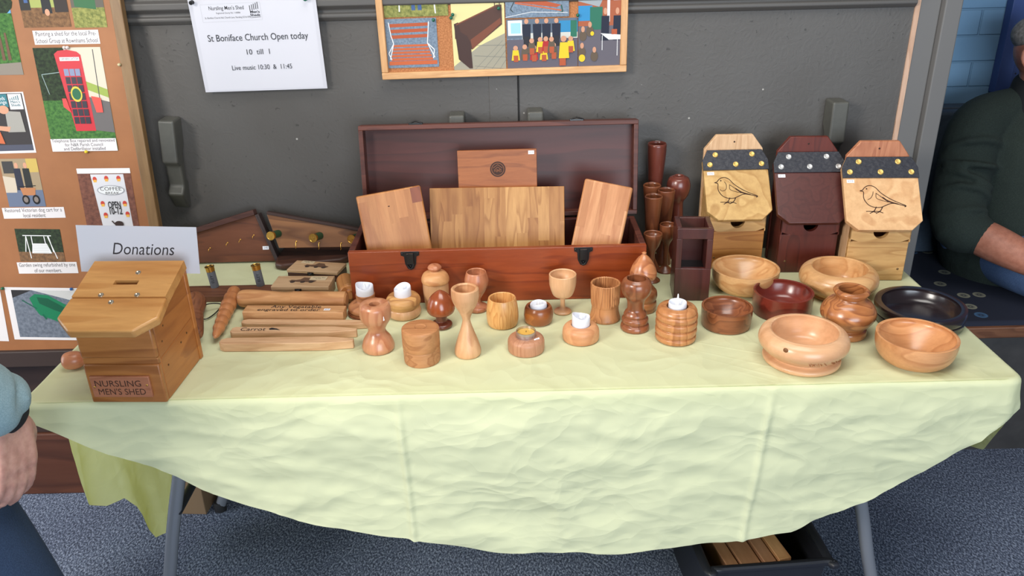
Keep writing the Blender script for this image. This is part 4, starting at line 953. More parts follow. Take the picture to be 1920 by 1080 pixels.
stake('engraved_block', 'oak block engraved Any Vegatable engraved to order, on top of the pale markers', (457,604), (645,605), 0.026, 0.034, STAKE2, 0, [('Any Vegatable', 0.51, 0.76, 0.50, 0.020), ('engraved to order', 0.45, 0.30, 0.62, 0.018)], cat='sign', sticker=0.80)
stake('plant_marker', 'plain pale wooden plant marker mostly hidden under the oak block', (452,616), (700,618), 0.013, 0.022, STAKE, 0.045)
t, w = stake('plant_marker', 'pale wooden plant marker lettered Carrot with a small carrot drawing', (432,637), (668,636), 0.018, 0.026, STAKE, 0.05, [('Carrot', 0.175, 0.5, 0.20, 0.020)], notch=True)
mb = MB(); mb.add([(w*0.345+x*0.012, 0.014+y*0.006, 0.0185) for x, y in ((-1,0.3),(-0.6,1),(0.4,0.3),(1.2,-0.9),(0.2,-0.5),(-0.8,-0.6))], [(5,4,3,2,1,0)], INK); mb.build('carrot_drawing', parent=t, smooth=False)
stake('plant_marker', 'front plain pale wooden plant marker with pointed end, nearest the table edge', (411,660), (662,657), 0.019, 0.028, STAKE, 0.06)

def hinged_box(label, fl, fr, hgt, dpt, bodym, topm, card):
    A = at(*fl); B = at(*fr); w = (B-A).length; ang = atan2(B.y-A.y, B.x-A.x)
    t = thing('trinket_box', label, 'trinket box', A, ang)
    MB().box(0, w, 0, dpt, 0, hgt*0.68).build('body', bodym, t, bevel=0.001)
    ld = MB().box(-0.001, w+0.001, -0.001, dpt, hgt*0.70, hgt).build('lid', topm, t, bevel=0.001)
    # burnt picture of a vintage vehicle, seen as a dark low silhouette
    mb = MB(); z = hgt+0.0003
    P = lambda x, y: (w*(0.5+x), dpt*(0.5+y), z)
    mb.add([P(-0.26,-0.02), P(-0.10,-0.08), P(0.20,-0.10), P(0.24,0.02), P(0.16,0.10), P(0.10,0.30), P(-0.02,0.34), P(-0.06,0.16), P(-0.14,0.10), P(-0.22,0.12)], [tuple(range(10))], plain((98,70,50),0.8))
    for q in (-0.18, 0.0, 0.15): mb.add([P(q+0.045*cos(a*pi/6), -0.08+0.10*sin(a*pi/6)) [:2]+(z+0.0001,) for a in range(12)], [tuple(range(12))], plain((58,42,34),0.8))
    mb.build('burnt_picture', parent=ld, smooth=False)
    mb = MB().box(-0.008, 0.008, -0.002, 0, -0.004, 0.005).ell((0,-0.003,0), (0.004,0.003,0.004), 12).tube([(-0.004,-0.003,0.004),(0,-0.005,-0.006),(0.004,-0.003,0.004)], 0.0014, 8)
    mb.build('clasp', BLACK, t, loc=(w*0.47, 0, hgt*0.66))
    s = Sheet(card[2], card[3], plain((206,186,152), 0.6), 0.0012); s.text('Wooden Box', 0.5, 0.66, 0.8, INK, h=0.007, shear=0.2); s.text('£10', 0.5, 0.28, 0.3, INK, h=0.006)
    o = s.build('price_card', Matrix.Translation((card[0]*w, card[1]*dpt, hgt+0.0005)) @ Matrix.Rotation(card[4], 4, 'Z'), None)
    o.parent = t; o['label'] = 'small pale printed price card'
    return t
hinged_box('small dark brown hinged box with burnt engine picture, behind the paler one', (541,523), (634,529), 0.026, 0.060, plain((72,38,30), 0.4), BOXW, (0.13, 0.72, 0.034, 0.014, -0.05))
hinged_box('small pale hinged box with burnt picture and black clasp', (512,560), (618,560), 0.032, 0.062, BOXW, BOXW, (0.60, 0.58, 0.040, 0.020, -0.05))

# coat rack lying flat with cartridge pegs
A = at(345, 567); B = at(515, 564); Cc = at(350, 528)
t = thing('peg_rack', 'dark brown plank with two upright grey shotgun cartridge pegs lying on the cloth', 'peg rack', (A.x-0.10, A.y, TZ), atan2(B.y-A.y, B.x-A.x))
MB().box(0, (B-A).length+0.10, 0, 0.062, 0, 0.016).build('plank', WENGE, t, bevel=0.002)
def shell(parent, loc, rot, body, h=0.052, txt=True):
    o = MB().lathe([(0,0),(0.0098,0,1),(0.0098,h*0.80,1),(0.0102,h*0.80,1),(0.0102,h*0.97,1),(0.0112,h*0.97,1),(0.0112,h,1),(0.0095,h,1),(0.009,h*0.985),(0.003,h*0.985,1),(0.0028,h*0.995),(0,h*0.99)], 28).build('cartridge', body, parent, loc=loc, rot=rot, angle=30)
    MB().lathe([(0.0103,h*0.78),(0.0104,h*0.97),(0.0113,h*0.97),(0.0113,h*1.002),(0.0095,h*1.002),(0.009,h*0.99),(0.0034,h*0.99),(0.003,h*1.003),(0,h*1.003)], 28).build('brass_head', BRASS, o, angle=30)
    return o
GREYP = plain((92,94,98), 0.5); GREENP = plain((28,66,40), 0.5)
for px, py in ((403, 541), (489, 538)):
    q = at(px, py, TZ+0.016); M = t.matrix_basis.inverted(); l = M @ q
    o = shell(t, (l.x-0.003, l.y+0.010, 0.016), (0, rad(-5), 0), GREYP, 0.054)
    mb = MB()
    put_text(mb, 'ELEY', 0, 0, 0, INK, width=0.020, size=0.010, M=Matrix.Translation((0.003, -0.0100, 0.024)) @ Matrix.Rotation(pi/2, 4, 'X') @ Matrix.Rotation(pi/2, 4, 'Z'))
    mb.build('lettering', parent=o, smooth=False)

# triangular racks leaning by the wall
def poly_on(name, label, pts, Yt, Yb, thick, mat, cat, ytop, ybot):
    """outline traced on a plane leaning from Yb (at the foot) to Yt"""
    P = [aty(px, py, Yb+(Yt-Yb)*max(0, min(1, (ybot-py)/(ybot-ytop)))) for px, py in pts]
    return P
def lean_board(name, label, cat, pts, Ypl, lean, thick, mat):
    # plane through (.,Ypl,TZ) leaning back by angle lean
    nrm = Vector((0, -cos(lean), sin(lean))); p0 = Vector((0, Ypl, TZ))
    up = Vector((0, sin(lean), cos(lean))); loc = None
    L3 = []
    for px, py in pts:
        d = ray(px, py); k = (p0-CAM).dot(nrm)/d.dot(nrm); q = CAM+d*k; L3.append((q.x, (q-p0).dot(up)))
    x0 = min(a for a, b_ in L3)
    t = thing(name, label, cat)
    t.matrix_world = Matrix(((1,0,0,x0),(0,nrm.y*-1,up.y,Ypl),(0,-nrm.z,up.z,TZ),(0,0,0,1)))
    loc = [(a-x0, b_) for a, b_ in L3]
    def to(px, py):
        d = ray(px, py); k = (p0-CAM).dot(nrm)/d.dot(nrm); q = CAM+d*k; return (q.x-x0, (q-p0).dot(up))
    return t, loc, to
t, lc, to = lean_board('key_rack', 'dark-edged brown rack with small hooks and a sticker leaning on the wall at the left', 'key rack',
    [(352,444),(480,402),(518,480),(350,488)], 2.01, rad(12), 0.02, WENGE)
lc[3] = (lc[3][0], 0.004); lc[2] = (lc[2][0], 0.004); lc[0] = (lc[3][0], lc[0][1])
MB().prism(lc[::-1], 0.0, 0.014, plane='XZ').build('panel', wood('rack_panel', (112,66,42), (84,46,30), grain='X', seed=91), t, bevel=0.001)
def strip(t, name, p, q, wd, y0, y1, mat):
    p = Vector(p); q = Vector(q); d = q-p; nn = Vector((-d.y, d.x)).normalized()*wd
    return MB().prism([tuple(p), tuple(q), tuple(q+nn), tuple(p+nn)], y0, y1, plane='XZ').build(name, mat, t, bevel=0.0015)
DE = plain((52,38,36), 0.5)
strip(t, 'top_edge', lc[0], lc[1], 0.014, -0.012, 0.016, wood('rack_edge', (84,50,42), (60,34,30), grain='X', seed=92))
strip(t, 'right_edge', lc[1], lc[2], 0.010, -0.012, 0.016, DE)
for px, py in ((394,465),(427,455),(451,449),(476,441)):
    a_, b_ = to(px, py); mb = MB(); mb.tube([(a_,0.0,b_),(a_,-0.008,b_-0.001),(a_-0.001,-0.011,b_-0.004),(a_-0.002,-0.009,b_-0.007)], 0.0008, 6); mb.ell((a_,-0.0005,b_),(0.002,0.001,0.002),8); mb.build('hook', BRASS, t)
a_, b_ = to(493, 468); price(t, Matrix.Translation((a_, -0.0005, b_)) @ MR, 0.016, 0.009, '£45')

t, lc, to = lean_board('cartridge_rack', 'live-edged brown key rack with brass cartridge heads leaning between wall and chest', 'key rack',
    [(500,402),(677,434),(671,463),(523,465)], 1.985, rad(12), 0.02, OLIVE)
MB().prism([lc[0], lc[3], lc[2], lc[1]], 0.0, 0.014, plane='XZ').build('panel', wood('live_edge', (150,104,66), (92,58,36), grain='X', scale=9, rings=12, seed=93), t, bevel=0.001)
strip(t, 'bark_edge', lc[0], lc[1], 0.008, -0.004, 0.016, plain((56,36,30), 0.7))
for px, py in ((519,438),(597,442),(668,444)):
    a_, b_ = to(px, py); shell(t, (a_+0.004, 0.0, b_), (rad(90), 0, rad(-14)), GREENP, 0.040)
for px, py in ((556,453),(599,455),(640,456)):
    a_, b_ = to(px, py); mb = MB(); mb.tube([(a_,0.0,b_),(a_,-0.008,b_),(a_,-0.010,b_-0.008),(a_,-0.009,b_-0.013),(a_,-0.014,b_-0.015)], 0.0008, 6); mb.ell((a_,-0.0005,b_),(0.0022,0.001,0.0022),8); mb.build('hook', BRASS, t)
# dark live-edge slab lying in front of it
A = at(518, 507); B = at(662, 486); Cc = at(548, 470)
pts = [at(517,505), at(530,508), at(640,497), at(672,486), at(668,468), at(540,468), at(520,492)]
o = MB().prism([(p.x-pts[0].x, p.y-pts[0].y) for p in pts], 0, 0.018).build('wooden_slab', wood('slab', (84,52,40), (52,32,26), grain='X', seed=94, rough=0.5), loc=(pts[0].x, pts[0].y, TZ), bevel=0.006, seg=3)
tag(o, 'dark brown rounded slab lying below the cartridge rack', 'slab')

# ================================================================= WALL BRACKETS
GP = mottled('grey_bracket_paint', (72,72,68), (86,86,80), 12, 0.45)
def bracket(label, px, ytop, ybot, wpx, full=True):
    a = aty(px, ytop, WY-0.05); b_ = aty(px, ybot, WY-0.02)
    w = wpx*depth(a)/F_PX; H = a.z-b_.z
    prof = [(0,0),(-0.055,0.0),(-0.058,-0.075*H/0.17),(-0.040,-0.085*H/0.17),(-0.034,-H*0.72),(-0.050,-H*0.80),(-0.012,-H),(0,-H),(0,-H*0.70),(-0.012,-H*0.66),(-0.018,-H*0.38),(-0.004,-H*0.30),(0,-H*0.28)]
    o = MB().prism(prof, -w/2, w/2, plane='YZ').build('wall_bracket', GP, loc=(a.x, WY-0.0005, a.z), bevel=0.005, seg=3, smooth=False)
    return tag(o, label, 'bracket')
o = bracket('grey painted wooden bracket on the grey wall beside the tan display board', 311, 226, 392, 30)
o.rotation_euler = (0, rad(4), 0)
bracket('grey painted wooden bracket above the dark red bird box', 1577, 191, 350, 31)
bracket('grey bracket block top showing above the chest lid, left of the centre joint', 856, 216, 330, 29)
bracket('grey bracket block top showing above the chest lid, right of the centre joint', 1004, 209, 325, 30)

# ================================================================= PAPER NOTICE
A = aty(356,-4, WY-0.026); B = aty(596,-12, WY-0.026); Cc = aty(386,173, WY-0.016)
M, w, h = frame_from(A, B, Cc)
t = thing('laminated_notice', 'white laminated notice St Boniface Church Open today pinned on the grey wall', 'notice'); t.matrix_world = M
s = Sheet(w, h, plain((198,198,206), 0.35), 0.0008)
s.rect(0.03, 0.02, 0.97, 0.98, plain((204,204,212), 0.5))
TK = plain((36,36,42), 0.6)
s.text('Nursling Men\'s Shed', 0.29, 0.885, 0.275, TK, h=0.0125, bold=0.01)
s.text('Registered Charity No. 1160886', 0.30, 0.835, 0.19, TK, h=0.0055)
s.text('St. Boniface Church Hall, Church Lane, Nursling SO16 0YB', 0.29, 0.788, 0.36, TK, h=0.0058)
s.line([(0.09,0.925),(0.56,0.935),(0.56,0.755),(0.09,0.745),(0.09,0.925)], 0.0003, plain((150,150,158),0.6))
for k, (a_, b_) in enumerate(((0.475,0.495),(0.49,0.51),(0.503,0.515),(0.517,0.53),(0.53,0.54))):
    y0 = 0.872+0.004*k; s.line([(a_+0.002*k, y0-0.02), (a_+0.002*k, 0.905+0.008*k)], 0.0016, TK)
s.text('Men\'s', 0.51, 0.838, 0.075, TK, h=0.008, bold=0.02); s.text('Sheds', 0.51, 0.805, 0.078, TK, h=0.008, bold=0.02); s.line([(0.472,0.78),(0.553,0.785)], 0.0007, TK)
s.text('St Boniface Church Open today', 0.50, 0.575, 0.80, TK, h=0.0225)
s.text('10  till  1', 0.485, 0.42, 0.185, TK, h=0.018)
s.text('Live music 10:30  &  11:45', 0.495, 0.255, 0.485, TK, h=0.0165)
s.build('sheet', Matrix.Identity(4), t)
for (x, c) in ((0.035, (24,24,26)), (0.925, (18,84,66))):
    MB().lathe([(0,0.001),(0.005,0.001),(0.003,0.004),(0.003,0.008),(0.0048,0.010),(0.0046,0.012),(0,0.0125)], 16).build('push_pin', plain(c, 0.3), t, loc=(x*w, h*0.955, 0))

# ================================================================= FRAMED PHOTO BOARD (TOP)
Yf = WY-0.026
A = aty(717,150, Yf); B = aty(1175,135, Yf)
xdir = (B-A).normalized()
t = thing('photo_board', 'pale pine framed cork board of photographs on the grey wall above the chest', 'notice board')
M = Matrix((xdir, Vector((0,0,1)).cross(xdir)*-1*-1, Vector((0,0,1)))).transposed()
zd = Vector((0,0,1)); zd = (zd-xdir*zd.dot(xdir)).normalized(); yd = zd.cross(xdir)
M = Matrix((xdir, yd, zd)).transposed().to_4x4(); M.translation = A; t.matrix_world = M
w = (B-A).length; h = 0.42; fwid = 0.0165
for bx in ((0,w,0,0.020,0,fwid),(0,w,0,0.020,h-fwid,h)): MB().box(*bx).build('frame', FRAMEW, t, bevel=0.002)
FV = wood('pale_frame_v', (226,182,132), (204,154,104), grain='Z', scale=24, rings=5, rough=0.5, seed=28)
for bx in ((0,fwid,0,0.020,fwid,h-fwid),(w-fwid,w,0,0.020,fwid,h-fwid)): MB().box(*bx).build('frame', FV, t, bevel=0.002)
MB().box(fwid*0.5, w-fwid*0.5, 0.010, 0.018, fwid*0.5, h-fwid*0.5).build('cork', mottled('cork', (150,92,54), (190,130,84), 300, 0.9), t, smooth=False)
BM = t
def px2b(px, py):
    # pixel to frame board local (x, z)
    d = ray(px, py); Mi = BM_inv; 
    n_ = yd; p0 = A+yd*0.009; k = (p0-CAM).dot(n_)/d.dot(n_); q = CAM+d*k-A; return q.dot(xdir), q.dot(zd)
BM_inv = None
def photo(label, tl, tr, bl, draw, base, br_=None):
    a_ = px2b(*tl); b_ = px2b(*tr); c_ = px2b(*bl)
    w_ = b_[0]-a_[0]; h_ = a_[1]-c_[1]
    s = Sheet(w_, h_, base, 0.0004); draw(s)
    o = s.build('photograph', Matrix.Translation((c_[0], 0.0088-photo.n*0.0005, c_[1])) @ MR, None); photo.n += 1
    o.parent = BM; o['label'] = label; return o
photo.n = 0
SLATE = mottled('slate_carpet', (96,112,130), (124,142,160), 200, 0.8); GRASS = mottled('grass_print', (96,104,52), (150,150,84), 120, 0.8); CREAMW = plain((214,204,146), 0.7)
ORG = plain((168,78,42), 0.6); ORG2 = plain((186,92,50), 0.6); PEW = plain((72,40,26), 0.5); PEW2 = plain((112,58,34), 0.5); LG = plain((220,222,224), 0.6)
NAVY = plain((26,32,52), 0.7); SKINP = plain((196,144,116), 0.7); YEL = plain((222,190,40), 0.7); STONE = plain((150,146,130), 0.7); GRNT = plain((32,104,82), 0.6); BRK = plain((160,88,58), 0.7); JEANP = plain((60,88,136), 0.7)
def d1(s):   # white garden swing chair with orange slats
    for k in range(3): s.poly([(0.09,0.90-k*0.115),(0.83,0.91-k*0.115),(0.83,0.845-k*0.115),(0.09,0.83-k*0.115)], ORG)
    for k in range(5): s.poly([(0.13-k*0.012,0.475-k*0.068),(0.80+k*0.02,0.475-k*0.068),(0.81+k*0.022,0.43-k*0.07),(0.12-k*0.014,0.43-k*0.07)], ORG2)
    s.poly([(0.03,0.14),(0.97,0.14),(0.97,0.06),(0.02,0.06)], ORG2)
    for pts in ([(0.07,0.93),(0.10,0.66),(0.14,0.5),(0.09,0.32),(0.05,0.18)], [(0.85,0.93),(0.82,0.66),(0.80,0.5),(0.88,0.32),(0.93,0.2)], [(0.14,0.5),(0.03,0.30),(0.08,0.17)], [(0.80,0.5),(0.93,0.36),(0.90,0.18)]):
        s.line(pts, 0.0022, LG)
photo('photo of a white-framed swing seat with orange slats', (723,36), (820,36), (729,128), d1, SLATE)
def d2(s):
    s.rect(0,0,1,1,GRASS); s.rect(0,0.45,1,1,plain((116,120,74),0.8))
    s.poly([(0.35,0.42),(0.70,0.42),(0.68,1),(0.35,1)], LG); s.line([(0.27,1),(0.24,0.1)], 0.003, LG); s.line([(0.75,1),(0.80,0.05)], 0.003, LG)
    for x in (0.18, 0.50, 0.86): s.poly([(x-0.05,0.3),(x+0.05,0.3),(x+0.045,1),(x-0.045,1)], JEANP)
    for x in (0.46, 0.56): s.poly([(x-0.03,0.12),(x+0.03,0.12),(x+0.02,0.7),(x-0.02,0.7)], JEANP)
photo('photo of people in jeans beside a white garden swing', (723,-70), (846,-73), (721,33), d2, GRASS)
def d3(s):
    s.poly([(0,0),(1,0),(1,0.45),(0.5,0.3),(0,0.05)], STONE)
    for k in range(4): s.line([(0.40+k*0.16,0.0),(0.95+k*0.1,0.36)], 0.0008, plain((110,112,108),0.7))
    for k in range(3): s.line([(0.4,0.05+k*0.13),(1,0.0+k*0.15)], 0.0008, plain((110,112,108),0.7))
    s.poly([(0.05,0.56),(0.86,0.80),(0.95,0.80),(0.95,0.56),(0.36,0.26),(0.05,0.40)], PEW)
    s.poly([(0.34,0.38),(0.92,0.64),(0.94,0.58),(0.37,0.26)], PEW2)
    s.poly([(0.04,0.58),(0.12,0.60),(0.16,0.48),(0.28,0.43),(0.34,0.34),(0.36,0.02),(0.30,0.02),(0.10,0.14)], plain((58,32,24),0.5))
    s.line([(0.08,0.57),(0.85,0.79)], 0.003, PEW2)
    s.rect(0.80,0.82,0.93,0.87,PEW); s.line([(0.82,0.82),(0.82,0.70)], 0.002, PEW); s.line([(0.91,0.82),(0.92,0.66)], 0.002, PEW)
photo('photo of a long dark wooden church pew by a cream wall', (843,-20), (944,-23), (852,132), d3, CREAMW)
def kids(s):
    s.rect(0,0.62,1,1,plain((92,104,120),0.7)); s.rect(0.02,0.68,0.22,0.98,LG); s.rect(0.06,0.72,0.20,0.93,plain((150,200,208),0.6)); s.rect(0.22,0.60,1,0.72,plain((196,196,190),0.7)); s.rect(0.74,0.72,1,0.95,plain((40,128,176),0.6)); s.rect(0.90,0.62,0.99,0.95,GRNT)
    s.rect(0,0,1,0.6,plain((88,84,96),0.6))
    for x in (0.28, 0.43, 0.56, 0.70):
        s.poly([(x-0.055,0.60),(x+0.055,0.60),(x+0.06,0.90),(x-0.06,0.90)], NAVY); s.poly([(x-0.045,0.45),(x+0.045,0.45),(x+0.04,0.66),(x-0.04,0.66)], plain((36,36,44),0.7)); s.oval(x, 0.955, 0.03, 0.05, SKINP)
    for k, (x, y) in enumerate(((0.12,0.28),(0.25,0.30),(0.38,0.28),(0.52,0.28),(0.66,0.32),(0.35,0.42),(0.47,0.44),(0.55,0.45),(0.63,0.44),(0.90,0.44))):
        s.poly([(x-0.06,y-0.10),(x+0.06,y-0.10),(x+0.04,y+0.11),(x-0.04,y+0.11)], (YEL, plain((92,80,66),0.7), plain((168,40,40),0.7))[(0,1,2,0,1,1,0,2,1,0)[k]]); s.oval(x, y+0.15, 0.033, 0.05, SKINP); s.rect(x-0.03, y-0.13, x+0.035, y+0.0, ORG)
    s.poly([(0.73,0.20),(0.88,0.20),(0.86,0.52),(0.75,0.52)], YEL); s.oval(0.80,0.59,0.04,0.06,SKINP); s.rect(0.74,0.05,0.83,0.20,ORG)
photo('photo of standing adults behind seated children in yellow holding wooden boxes', (948,37), (1082,33), (952,130), kids, SLATE)
def d5(s):
    s.rect(0,0,1,0.55,plain((92,88,98),0.6)); s.rect(0,0.55,1,1,BRK); s.poly([(0,0.88),(0.45,0.80),(0.6,1),(0,1)], plain((150,158,164),0.7)); s.rect(0,0.62,0.3,0.82,plain((40,132,184),0.6)); s.rect(0.62,0.6,0.68,1,LG); s.rect(0.25,0.50,0.52,0.80,GRNT); s.rect(0.75,0.88,1,1,plain((214,206,214),0.6))
    for x in (0.58, 0.84): s.poly([(x-0.09,0.35),(x+0.08,0.35),(x+0.09,0.68),(x-0.08,0.68)], NAVY); s.oval(x, 0.74, 0.04, 0.045, SKINP)
    s.poly([(0.48,0.45),(0.95,0.42),(0.92,0.36),(0.66,0.36)], LG); s.line([(0.52,0.42),(0.52,0.22)], 0.0015, LG); s.line([(0.85,0.38),(0.85,0.14)], 0.0015, LG); s.rect(0.72,0.43,0.84,0.50,ORG)
    for x, y in ((0.1,0.42),(0.25,0.48),(0.08,0.2),(0.35,0.14)): s.oval(x, y, 0.08, 0.07, plain((94,80,66),0.7)); s.oval(x, y+0.09, 0.04, 0.04, SKINP)
    s.oval(0.3,0.45,0.04,0.03,YEL); s.oval(0.08,0.12,0.07,0.05,YEL)
photo('photo of two adults at a trestle table in a brick hall', (1082,-15), (1170,-17), (1084,125), d5, BRK)
def d6(s):
    s.poly([(0.15,0.40),(0.80,0.24),(0.88,0.3),(0.3,0.55)], ORG); s.line([(0.15,0.38),(0.88,0.16)], 0.003, ORG2); s.line([(0.14,0.42),(0.08,0.22),(0.12,0.15)], 0.0018, plain((24,44,40),0.5)); s.line([(0.88,0.3),(0.90,0.12),(0.82,0.1)], 0.003, plain((24,74,60),0.5)); s.line([(0.0,0.02),(0.4,0.14),(0.98,0.10)], 0.0012, LG)
photo('photo of an orange slatted bench on blue carpet', (946,-40), (1067,-43), (948,34), d6, SLATE)
for px, py in ((846,33),(849,27),(813,37),(935,15),(1083,28)):
    a_, b_ = px2b(px, py)
    MB().ell((a_, 0.002, b_), (0.0042,0.0042,0.0042), 14).build('push_pin', plain((18,92,72), 0.3), BM)

# ================================================================= TAN DISPLAY BOARD (LEFT)
YB0 = 2.052; LEAN = rad(5)
nrmL = Vector((0, -cos(LEAN), sin(LEAN))); upL = Vector((0, sin(LEAN), cos(LEAN))); p0L = Vector((0, YB0-0.90*tan(LEAN)+0.0, 0.50))
p0L = Vector((0, 1.955, 0.528))
struct(MB().box(-2.6, -0.96, 1.945, 2.028, 0.48, 0.5275).build('trim_6', plain((52,38,34), 0.6), smooth=False, bevel=0.003))
def onL(px, py):
    d = ray(px, py); k = (p0L-CAM).dot(nrmL)/d.dot(nrmL); q = CAM+d*k; return q.x, (q-p0L).dot(upL)
t = thing('display_board', 'tall tan hardboard display panel of captioned photos leaning at the left', 'display board')
t.matrix_world = Matrix(((1,0,0,0),(0,-nrmL.y,upL.y,p0L.y),(0,-nrmL.z,upL.z,p0L.z),(0,0,0,1)))
DB = t
xr = (onL(206,0)[0]+onL(278,420)[0])/2
MB().box(-1.9, xr, 0.0, 0.006, 0.0, 1.05).build('panel', mottled('tan_hardboard', (140,89,50), (152,98,57), 8, 0.55), t, smooth=False)
MB().box(xr, xr+0.026, -0.002, 0.020, 0.0, 1.05).build('edge_batten', wood('batten', (140,112,76), (112,86,56), seed=95), t, bevel=0.002)
MB().box(-1.9, xr, 0.006, 0.018, 0.0, 1.05).build('backing', plain((60,46,36), 0.7), t, smooth=False)
def card(name, label, tl, tr, bl, draw, base, lift=0):
    a_ = Vector(onL(*tl)); b_ = Vector(onL(*tr)); c_ = Vector(onL(*bl))
    ang = atan2(b_.y-a_.y, b_.x-a_.x)
    s = Sheet((b_-a_).length, (a_-c_).length, base, 0.0004); draw(s)
    M = Matrix.Translation((c_.x, -0.0002-lift, c_.y)) @ Matrix.Rotation(pi/2, 4, 'X') @ Matrix.Rotation(ang, 4, 'Z')
    o = s.build(name, M, None); o.parent = DB; o['label'] = label; return o
CAP = plain((214,210,212), 0.6); DG = mottled('dark_hedge_print', (16,26,16), (44,62,34), 120, 0.8); GR2 = mottled('lawn_print', (36,82,34), (74,120,54), 140, 0.8)
REDB = plain((184,32,46), 0.5); SKY = plain((86,150,206), 0.6); TEAL = plain((36,110,122), 0.6); MUD = mottled('mud_print', (92,66,44), (130,96,64), 120, 0.8)
def phone(s):
    s.rect(0,0.14,1,1,DG); s.rect(0,0.14,1,0.50,GR2)
    s.poly([(0.52,0.50),(1,0.45),(1,1),(0.45,1)], plain((196,188,170),0.6)); s.poly([(0.62,0.62),(1,0.52),(1,0.60),(0.7,0.68)], plain((140,158,70),0.6)); s.line([(0.88,0.98),(0.86,0.50)], 0.002, plain((60,60,64),0.6))
    s.poly([(0.55,0.22),(1,0.18),(1,0.48),(0.6,0.55)], plain((96,92,92),0.7))
    s.line([(0.06,0.75),(0.35,0.77)], 0.0015, plain((140,160,160),0.6)); s.line([(0.06,0.75),(0.12,0.56)], 0.0015, plain((140,160,160),0.6))
    s.poly([(0.30,0.94),(0.36,0.97),(0.50,0.98),(0.64,0.96),(0.69,0.93),(0.72,0.20),(0.42,0.20)], REDB)
    s.rect(0.37,0.875,0.66,0.91,LG); s.text('DEFIBRILLATOR', 0.515, 0.893, 0.26, INK, h=0.007)
    for c in range(3):
        for r in range(7):
            x = 0.40+c*0.085+r*0.004; y = 0.80-r*0.077; s.rect(x, y-0.066, x+0.072, y, plain((44,40,52),0.4) if r else plain((120,130,160),0.4))
    s.oval(0.53,0.56,0.085,0.075,plain((196,180,60),0.6)); s.oval(0.53,0.56,0.065,0.055,plain((20,92,60),0.6))
    s.poly([(0.30,0.52),(0.36,0.52),(0.40,0.38),(0.30,0.44)], plain((214,60,60),0.5)); s.poly([(0.74,0.54),(0.88,0.52),(0.88,0.38),(0.78,0.38)], plain((214,70,60),0.5))
    s.rect(0,0,1,0.125,CAP)
    s.text('Telephone Box repaired and renovated', 0.5, 0.105, 0.96, INK, h=0.011); s.text('for N&R Parish Council', 0.5, 0.064, 0.58, INK, h=0.011); s.text('and Defibrillator installed', 0.5, 0.024, 0.64, INK, h=0.011)
card('photograph', 'photo of a red defibrillator telephone box with caption', (67,90), (194,88), (100,284), phone, GR2)
def shedp(s):
    s.rect(0,0,1,0.5,MUD); s.rect(0,0.4,1,1,plain((150,158,88),0.7)); s.rect(0,0.35,0.22,1,plain((36,34,32),0.7)); s.rect(0.72,0.3,1,1,plain((44,36,34),0.7)); s.poly([(0.45,0.28),(0.66,0.28),(0.64,0.75),(0.46,0.75)], plain((30,32,36),0.7)); s.oval(0.55,0.3,0.05,0.07,SKINP); s.rect(0.1,0.5,0.18,1,JEANP)
card('photograph', 'photo of someone bending to paint a shed', (43,-40), (133,-42), (46,52), shedp, MUD)
def grn(s):
    s.rect(0,0,1,0.45,GRASS); s.rect(0,0.4,1,1,plain((90,84,76),0.7)); s.poly([(0.1,0.42),(0.75,0.36),(0.75,1),(0.1,1)], plain((34,92,52),0.6))
card('photograph', 'photo of a green painted shed', (136,-42), (198,-43), (141,52), grn, GRASS)
def cap(*lines):
    def f(s):
        n = len(lines)
        for i, l in enumerate(lines): s.text(l[0], 0.5, 1-(i+0.5)/n, l[1], INK, h=l[2] if len(l) > 2 else 0.0145)
    return f
card('caption', 'caption about painting a shed for Rownhams School', (57,58), (180,56), (66,84), cap(('Painting a shed for the local Pre-', 0.92), ('School Group at Rownhams School', 0.94)), CAP)
def fence(s):
    s.rect(0,0.55,1,1,SKY); s.oval(0.55,0.68,0.5,0.16,DG); s.rect(0,0.0,1,0.58,GR2); s.poly([(0.4,0),(1,0),(1,0.12),(0.5,0.1)], plain((128,120,110),0.7))
    for k in range(9): s.poly([(0.1+k*0.09,0.14),(0.15+k*0.09,0.14),(0.14+k*0.09,0.40),(0.11+k*0.09,0.40)], plain((98,72,52),0.7))
    s.oval(0.4,0.48,0.32,0.06,plain((214,110,40),0.6))
card('photograph', 'photo of a picket fence on green grass', (-110,-60), (18,-62), (-78,142), fence, GR2)
def mens(s):
    s.rect(0.0,0.0,1,0.04,CAP); s.rect(0,0.04,0.97,0.14,plain((62,66,84),0.6)); s.rect(0,0.14,0.97,0.98,plain((44,40,42),0.7)); s.rect(0,0.76,0.70,0.97,TEAL); s.rect(0.72,0.72,0.95,0.97,CAP)
    s.text("Men's Sheds", 0.48, 0.90, 0.36, LG, h=0.013); s.text('may change', 0.50, 0.84, 0.36, LG, h=0.012); s.text('lives.', 0.38, 0.79, 0.14, LG, h=0.012)
    for k in range(5): s.line([(0.75+0.035*k,0.87),(0.75+0.035*k,0.90+0.012*k)], 0.0018, TEAL)
    s.text("Men's", 0.83, 0.84, 0.16, TEAL, h=0.009); s.text('Sheds', 0.83, 0.79, 0.16, TEAL, h=0.009)
    s.poly([(0.60,0.35),(0.90,0.35),(0.88,0.68),(0.62,0.70)], plain((150,148,142),0.7)); s.oval(0.60,0.72,0.09,0.07,SKINP); s.poly([(0.36,0.40),(0.62,0.36),(0.66,0.44),(0.44,0.46)], SKINP); s.oval(0.30,0.70,0.07,0.06,SKINP); s.poly([(0.2,0.4),(0.40,0.40),(0.42,0.66),(0.22,0.66)], plain((40,46,62),0.7)); s.poly([(0.3,0.18),(0.5,0.16),(0.46,0.36),(0.30,0.30)], ORG2)
card('poster', "Men's Sheds poster with men working at a bench", (-62,175), (47,172), (-38,289), mens, CAP)
